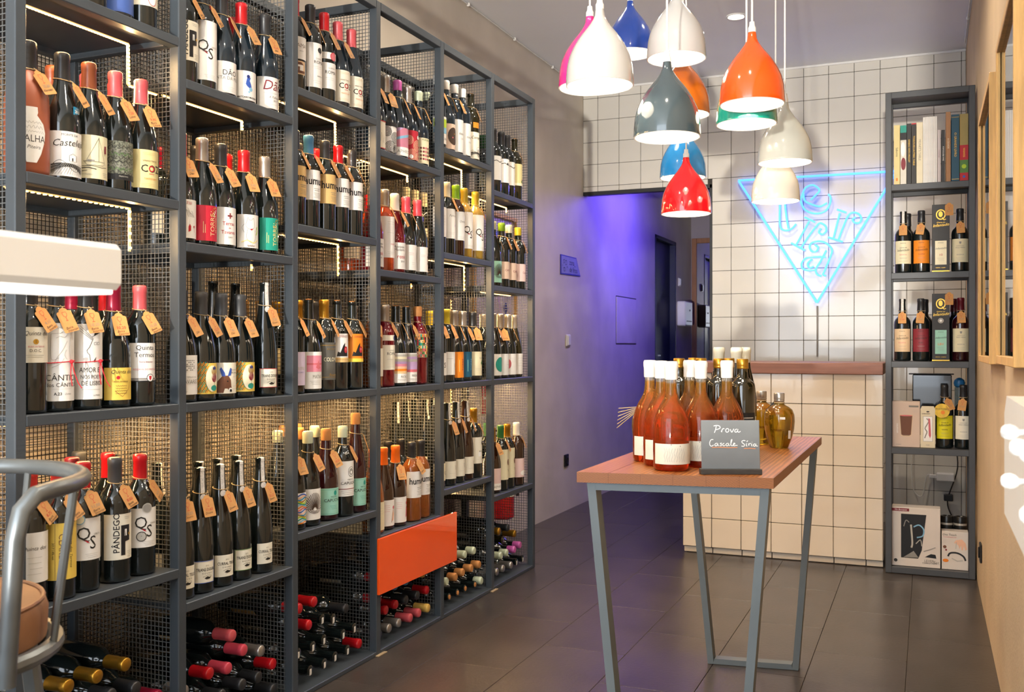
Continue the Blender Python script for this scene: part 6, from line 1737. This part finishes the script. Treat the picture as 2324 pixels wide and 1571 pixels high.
for b in BOOKS:
    w, h = (b[1] - b[0]) / 2, b[2] - bz
    mk = []
    if 'photo spine' in b[6]:
        mk = [RC(-w, h - .035, w, h, 'teal'), RC(-w, h - .07, w, h - .035, 'black'), D(0, .10, w * .8, 'maroon', .030), D(-.002, .17, w * .7, 'white', .035)]
    elif 'gold, red and green' in b[6]:
        mk = [RC(-w, .100, w, .170, 'red'), RC(-w, .040, w, .100, 'green'), RC(-w, 0, w, .040, 'red'), D(0, .070, .010, 'lime'), T('VINHOS', 0, .135, .012, 'gold', -90), D(0, .022, .006, 'blue')]
    elif 'red edge' in b[6]:
        mk = [RC(-w, h - .006, w, h, 'red')]
    elif 'petrol' in b[6]:
        mk = [RC(-w, .012, w, .0135, 'gold'), RC(-w, h - .0135, w, h - .012, 'gold')]
    elif 'leftmost' in b[6]:
        mk = [RC(-.004, .020, .004, .034, 'orange')]
    book(*b[:7], marks=mk)
for k in range(7):
    x0 = -.0195 + k * .0088
    book(x0, x0 + .0082, 2.176 + random.gauss(0, .0006), '#dcdad6', '', 'ink', '%s white magazine in the row of seven on the top unit shelf' % ['first', 'second', 'third', 'fourth', 'fifth', 'sixth', 'seventh'][k], name='magazine', cat='magazine', grp='white magazines on the unit')

# adapters and cables on the wall behind the unit
t = thing('power_adapter', 'white plug adapters on the tiled wall behind the unit foot', 'adapter', (.10, YB - .008, .30))
MB().cbox(-.05, .05, -.05, 0, -.025, .025, .006).cbox(-.09, -.05, -.03, -.01, -.01, .012, .004).build('plug_body', m_white, t)
t = thing('loose_cable', 'black cable with inline box hanging behind the shelving unit', 'cable', (.12, YB - .03, 0))
MB().tube(smooth_path([(.05, 0, .78), (.03, -.01, .55), (.045, -.02, .36), (-.01, -.02, .16), (.02, -.03, .05), (.0, -.05, .006)], 6), .004, 6).build('wire', m_black, t)
MB().cbox(-.03, .02, -.03, 0, .16, .20, .004).build('inline_box', m_black, t)
t = thing('loose_cable', 'thin white cable looping down the tiles behind the shelving unit', 'cable', (-.08, YB - .02, 0))
MB().tube(smooth_path([(.0, 0, .62), (-.01, -.005, .40), (.0, -.01, .22), (.05, -.012, .18), (.075, -.01, .30), (.11, -.006, .31)], 6), .003, 6).build('wire', m_cable, t)

# ------------------------------------------------------------------ oak display frames on the right wall
m_glassp = M('frame_glass', '#e6e9ee', .015, 0, .01, trans=1.0)
m_poster = M('mauve_print_board', '#6f6672', .6, 0, .25, 7)
for (y0, y1, z0, z1, lab) in ((2.36, 2.96, 1.040, 1.895, 'deep oak display frame with glass on right wall, nearer one'), (3.26, 3.96, 1.032, 1.905, 'deep oak display frame with glass on right wall, farther one')):
    t = thing('glazed_wall_case', lab, 'frame', (XR, 0, 0), 0, 'oak frames on the right wall')
    d, w = .042, .022
    for nm, a in (('stile', (y0, y0 + w, z0, z1)), ('stile', (y1 - w, y1, z0, z1)), ('rail', (y0 + w, y1 - w, z0, z0 + w)), ('rail', (y0 + w, y1 - w, z1 - w, z1))):
        MB().cbox(-d, -.001, a[0], a[1], a[2], a[3], .0015).build(nm, m_oak, t)
    MB().box(-.031, -.028, y0 + w - .002, y1 - w + .002, z0 + w - .002, z1 - w + .002).build('glass', m_glassp, t, smooth=False)
    MB().box(-.008, -.002, y0 + w - .002, y1 - w + .002, z0 + w - .002, z1 - w + .002).build('print_board', m_poster, t, smooth=False)
    for a in (y0 + w, y1 - w - .006):
        MB().cbox(-.038, -.032, a, a + .006, z0 + w, z1 - w, .001).build('bead', m_oak, t)

# white knob rack close to the camera on the right wall
t = thing('knob_rack', 'white wall rack with round white ball knobs at the right edge', 'rack', (0, 0, 0))
MB().prism([(1.08, .808), (1.83, .808), (1.83, .975), (1.78, 1.006), (1.08, 1.006)], .118, XR - .001, 'x').build('panel', m_white, t, smooth=False)
kn = MB().lathe([(0, .004), (.012, .004), (.0135, .006), (.017, .0088), (.023, .0105), (.029, .0092), (.033, .0055), (.034, 0)], 20).mesh('knob', angle=60)
for y in (1.392, 1.118):
    for z in (.978, .916):
        shared('knob', kn, m_white, t, (.119, y, z), (0, R(-90), 0))
shared('knob', kn, m_white, t, (.119, 1.25, .972), (0, R(-90), 0))

# ------------------------------------------------------------------ metal stool with leather seat
SX, SY = -1.331, .957
yaw = math.atan(943 / 2232)
st = thing('metal_stool', 'grey tubular metal bar stool with round brown leather seat, blurred foreground', 'stool', (SX, SY, 0), yaw)
m_tube = M('worn_grey_tube', '#717678', .34, .6, .18, 14, .06, 60)
m_leather = M('brown_leather', '#875f41', .5, 0, .12, 14, .1, 160)
MB().lathe([(.655, 0), (.655, .168), (.660, .174), (.700, .176), (.712, .172), (.718, .160), (.720, .10), (.7205, 0)], 40).build('seat_cushion', m_leather, st)
MB().tube([(.169 * math.cos(2 * PI * k / 40), .169 * math.sin(2 * PI * k / 40), .7165) for k in range(40)], .0032, 6, closed=True).build('seat_piping', m_leather, st)
MB().tube([(.186 * math.cos(2 * PI * k / 36), .186 * math.sin(2 * PI * k / 36), .650) for k in range(36)], .0125, 10, closed=True).build('seat_ring', m_tube, st)
a0, a1 = R(-26), R(206)
rail = [(.198 * math.cos(a0), .198 * math.sin(a0), .632), (.206 * math.cos(a0), .206 * math.sin(a0), .72), (.216 * math.cos(a0), .216 * math.sin(a0), .83), (.221 * math.cos(a0 + .03), .221 * math.sin(a0 + .03), .868), (.223 * math.cos(a0 + .12), .223 * math.sin(a0 + .12), .886)]
rail += [(.223 * math.cos(a0 + .3 + (a1 - a0 - .6) * k / 24), .223 * math.sin(a0 + .3 + (a1 - a0 - .6) * k / 24), .889) for k in range(25)]
rail += [(.223 * math.cos(a1 - .12), .223 * math.sin(a1 - .12), .886), (.221 * math.cos(a1 - .03), .221 * math.sin(a1 - .03), .868), (.216 * math.cos(a1), .216 * math.sin(a1), .83), (.206 * math.cos(a1), .206 * math.sin(a1), .72), (.198 * math.cos(a1), .198 * math.sin(a1), .632)]
MB().tube(rail, .0125, 12).build('back_rail', m_tube, st)
for k in range(6):
    a = R(8 + 33 * k)
    MB().tube([(.221 * math.cos(a), .221 * math.sin(a), .885), (.19 * math.cos(a), .19 * math.sin(a), .655)], .0055, 8).build('spindle', m_tube, st)
for k in range(4):
    a = R(-35 + 90 * k)
    MB().tube([(.165 * math.cos(a), .165 * math.sin(a), .645), (.25 * math.cos(a), .25 * math.sin(a), .004)], .014, 10).build('leg', m_tube, st)
MB().tube([(.212 * math.cos(2 * PI * k / 36), .212 * math.sin(2 * PI * k / 36), .28) for k in range(36)], .009, 8, closed=True).build('foot_ring', m_tube, st)

# white linear lamp hanging close to the camera
t = thing('linear_pendant', 'long white box pendant light, blurred at the left edge', 'pendant lamp', (0, 0, 0))
MB().cbox(-1.06, -.94, -.30, .962, 1.158, 1.216, .008).build('housing', m_white, t)
MB().cbox(-1.05, -.950, -.29, .952, 1.152, 1.160, .002).build('diffuser', M('lit_diffuser', '#ffffff', .5, emit=1.0, emit_c=(1, .97, .93)), t)
for y in (-.2, .45):
    MB().tube([(-1.0, y, 1.214), (-1.0, y, HC - .02)], .0015, 6).build('suspension_wire', m_chrome, t)
    MB().lathe([(HC - .02, 0), (HC - .02, .02), (HC - .001, .02), (HC - .001, 0)], 16, 0, Matrix.Translation((-1.0, y, 0))).build('ceiling_cup', m_white, t)

# fire extinguisher, its plate and a poster on the left wall past the rack end
m_ext = M('extinguisher_red', '#b8141a', .3, 0, .03, 10, coat=.4)
t = thing('fire_extinguisher', 'red fire extinguisher on the left wall seen through the rack mesh', 'extinguisher', (XL + .085, 4.86, .16))
MB().lathe([(0, 0), (0, .06), (.01, .068), (.34, .068), (.375, .060), (.40, .035), (.41, .02), (.44, .018), (.44, 0)], 28).build('cylinder', m_ext, t)
MB().cbox(-.012, .012, -.05, .05, .44, .455, .003).cbox(-.010, .010, -.06, .05, .47, .48, .003).build('lever', m_black, t)
MB().tube(smooth_path([(.02, 0, .44), (.06, .02, .42), (.082, .03, .30), (.080, .03, .12)], 5), .009, 8).build('hose', m_black, t)
print_mesh('label', [RC(-.055, .12, .055, .28, 'white'), RC(-.048, .20, .048, .26, 'red'), T('EXTINTOR', 0, .23, .018, 'white'), RC(-.045, .13, .045, .135, 'grey'), RC(-.045, .15, .045, .155, 'grey')], wrap(.0685), t, slice_w=.006)
MB().cbox(-.086, -.06, -.03, .03, .25, .29, .003).build('wall_bracket', m_black, t)
sp = MB().cbox(XL + .001, XL + .004, 4.78, 4.94, .72, .92, .001).build('fire_plate', m_ext)
tag(sp, 'red fire safety plate on the left wall above the extinguisher', 'sign')
print_mesh('plate_print', [RC(4.80, .80, 4.86, .90, 'white'), RC(4.81, .81, 4.85, .87, 'red'), RC(4.88, .76, 4.92, .90, 'white')], lambda u, v, i: (XL + .0045 + .0001 * i, u, v), sp)
t = thing('framed_poster', 'oak-framed poster on the left wall seen through the rack end', 'poster', (XL, 0, 0))
MB().cbox(.001, .006, 4.68, 5.22, 1.16, 1.80, .001).build('print', M('pale_poster', '#b9aebc', .3, 0, .3, 6), t)
for nm, a in (('stile', (4.66, 4.68, 1.14, 1.82)), ('stile', (5.22, 5.24, 1.14, 1.82)), ('rail', (4.68, 5.22, 1.14, 1.16)), ('rail', (4.68, 5.22, 1.80, 1.82))):
    MB().cbox(.001, .022, a[0], a[1], a[2], a[3], .001).build(nm, m_oak, t)
print_mesh('artwork', [PL(smooth_path([(4.85, 1.25), (4.92, 1.45), (4.86, 1.60), (5.0, 1.72)], 6), .03, 'blue'), PL(smooth_path([(5.05, 1.22), (5.0, 1.4), (5.1, 1.55)], 6), .02, 'lilac'), D(5.1, 1.3, .03, 'navy'), T('vinho', 4.95, 1.20, .05, 'navy')], lambda u, v, i: (.0065 + .0001 * i, u, v), t)
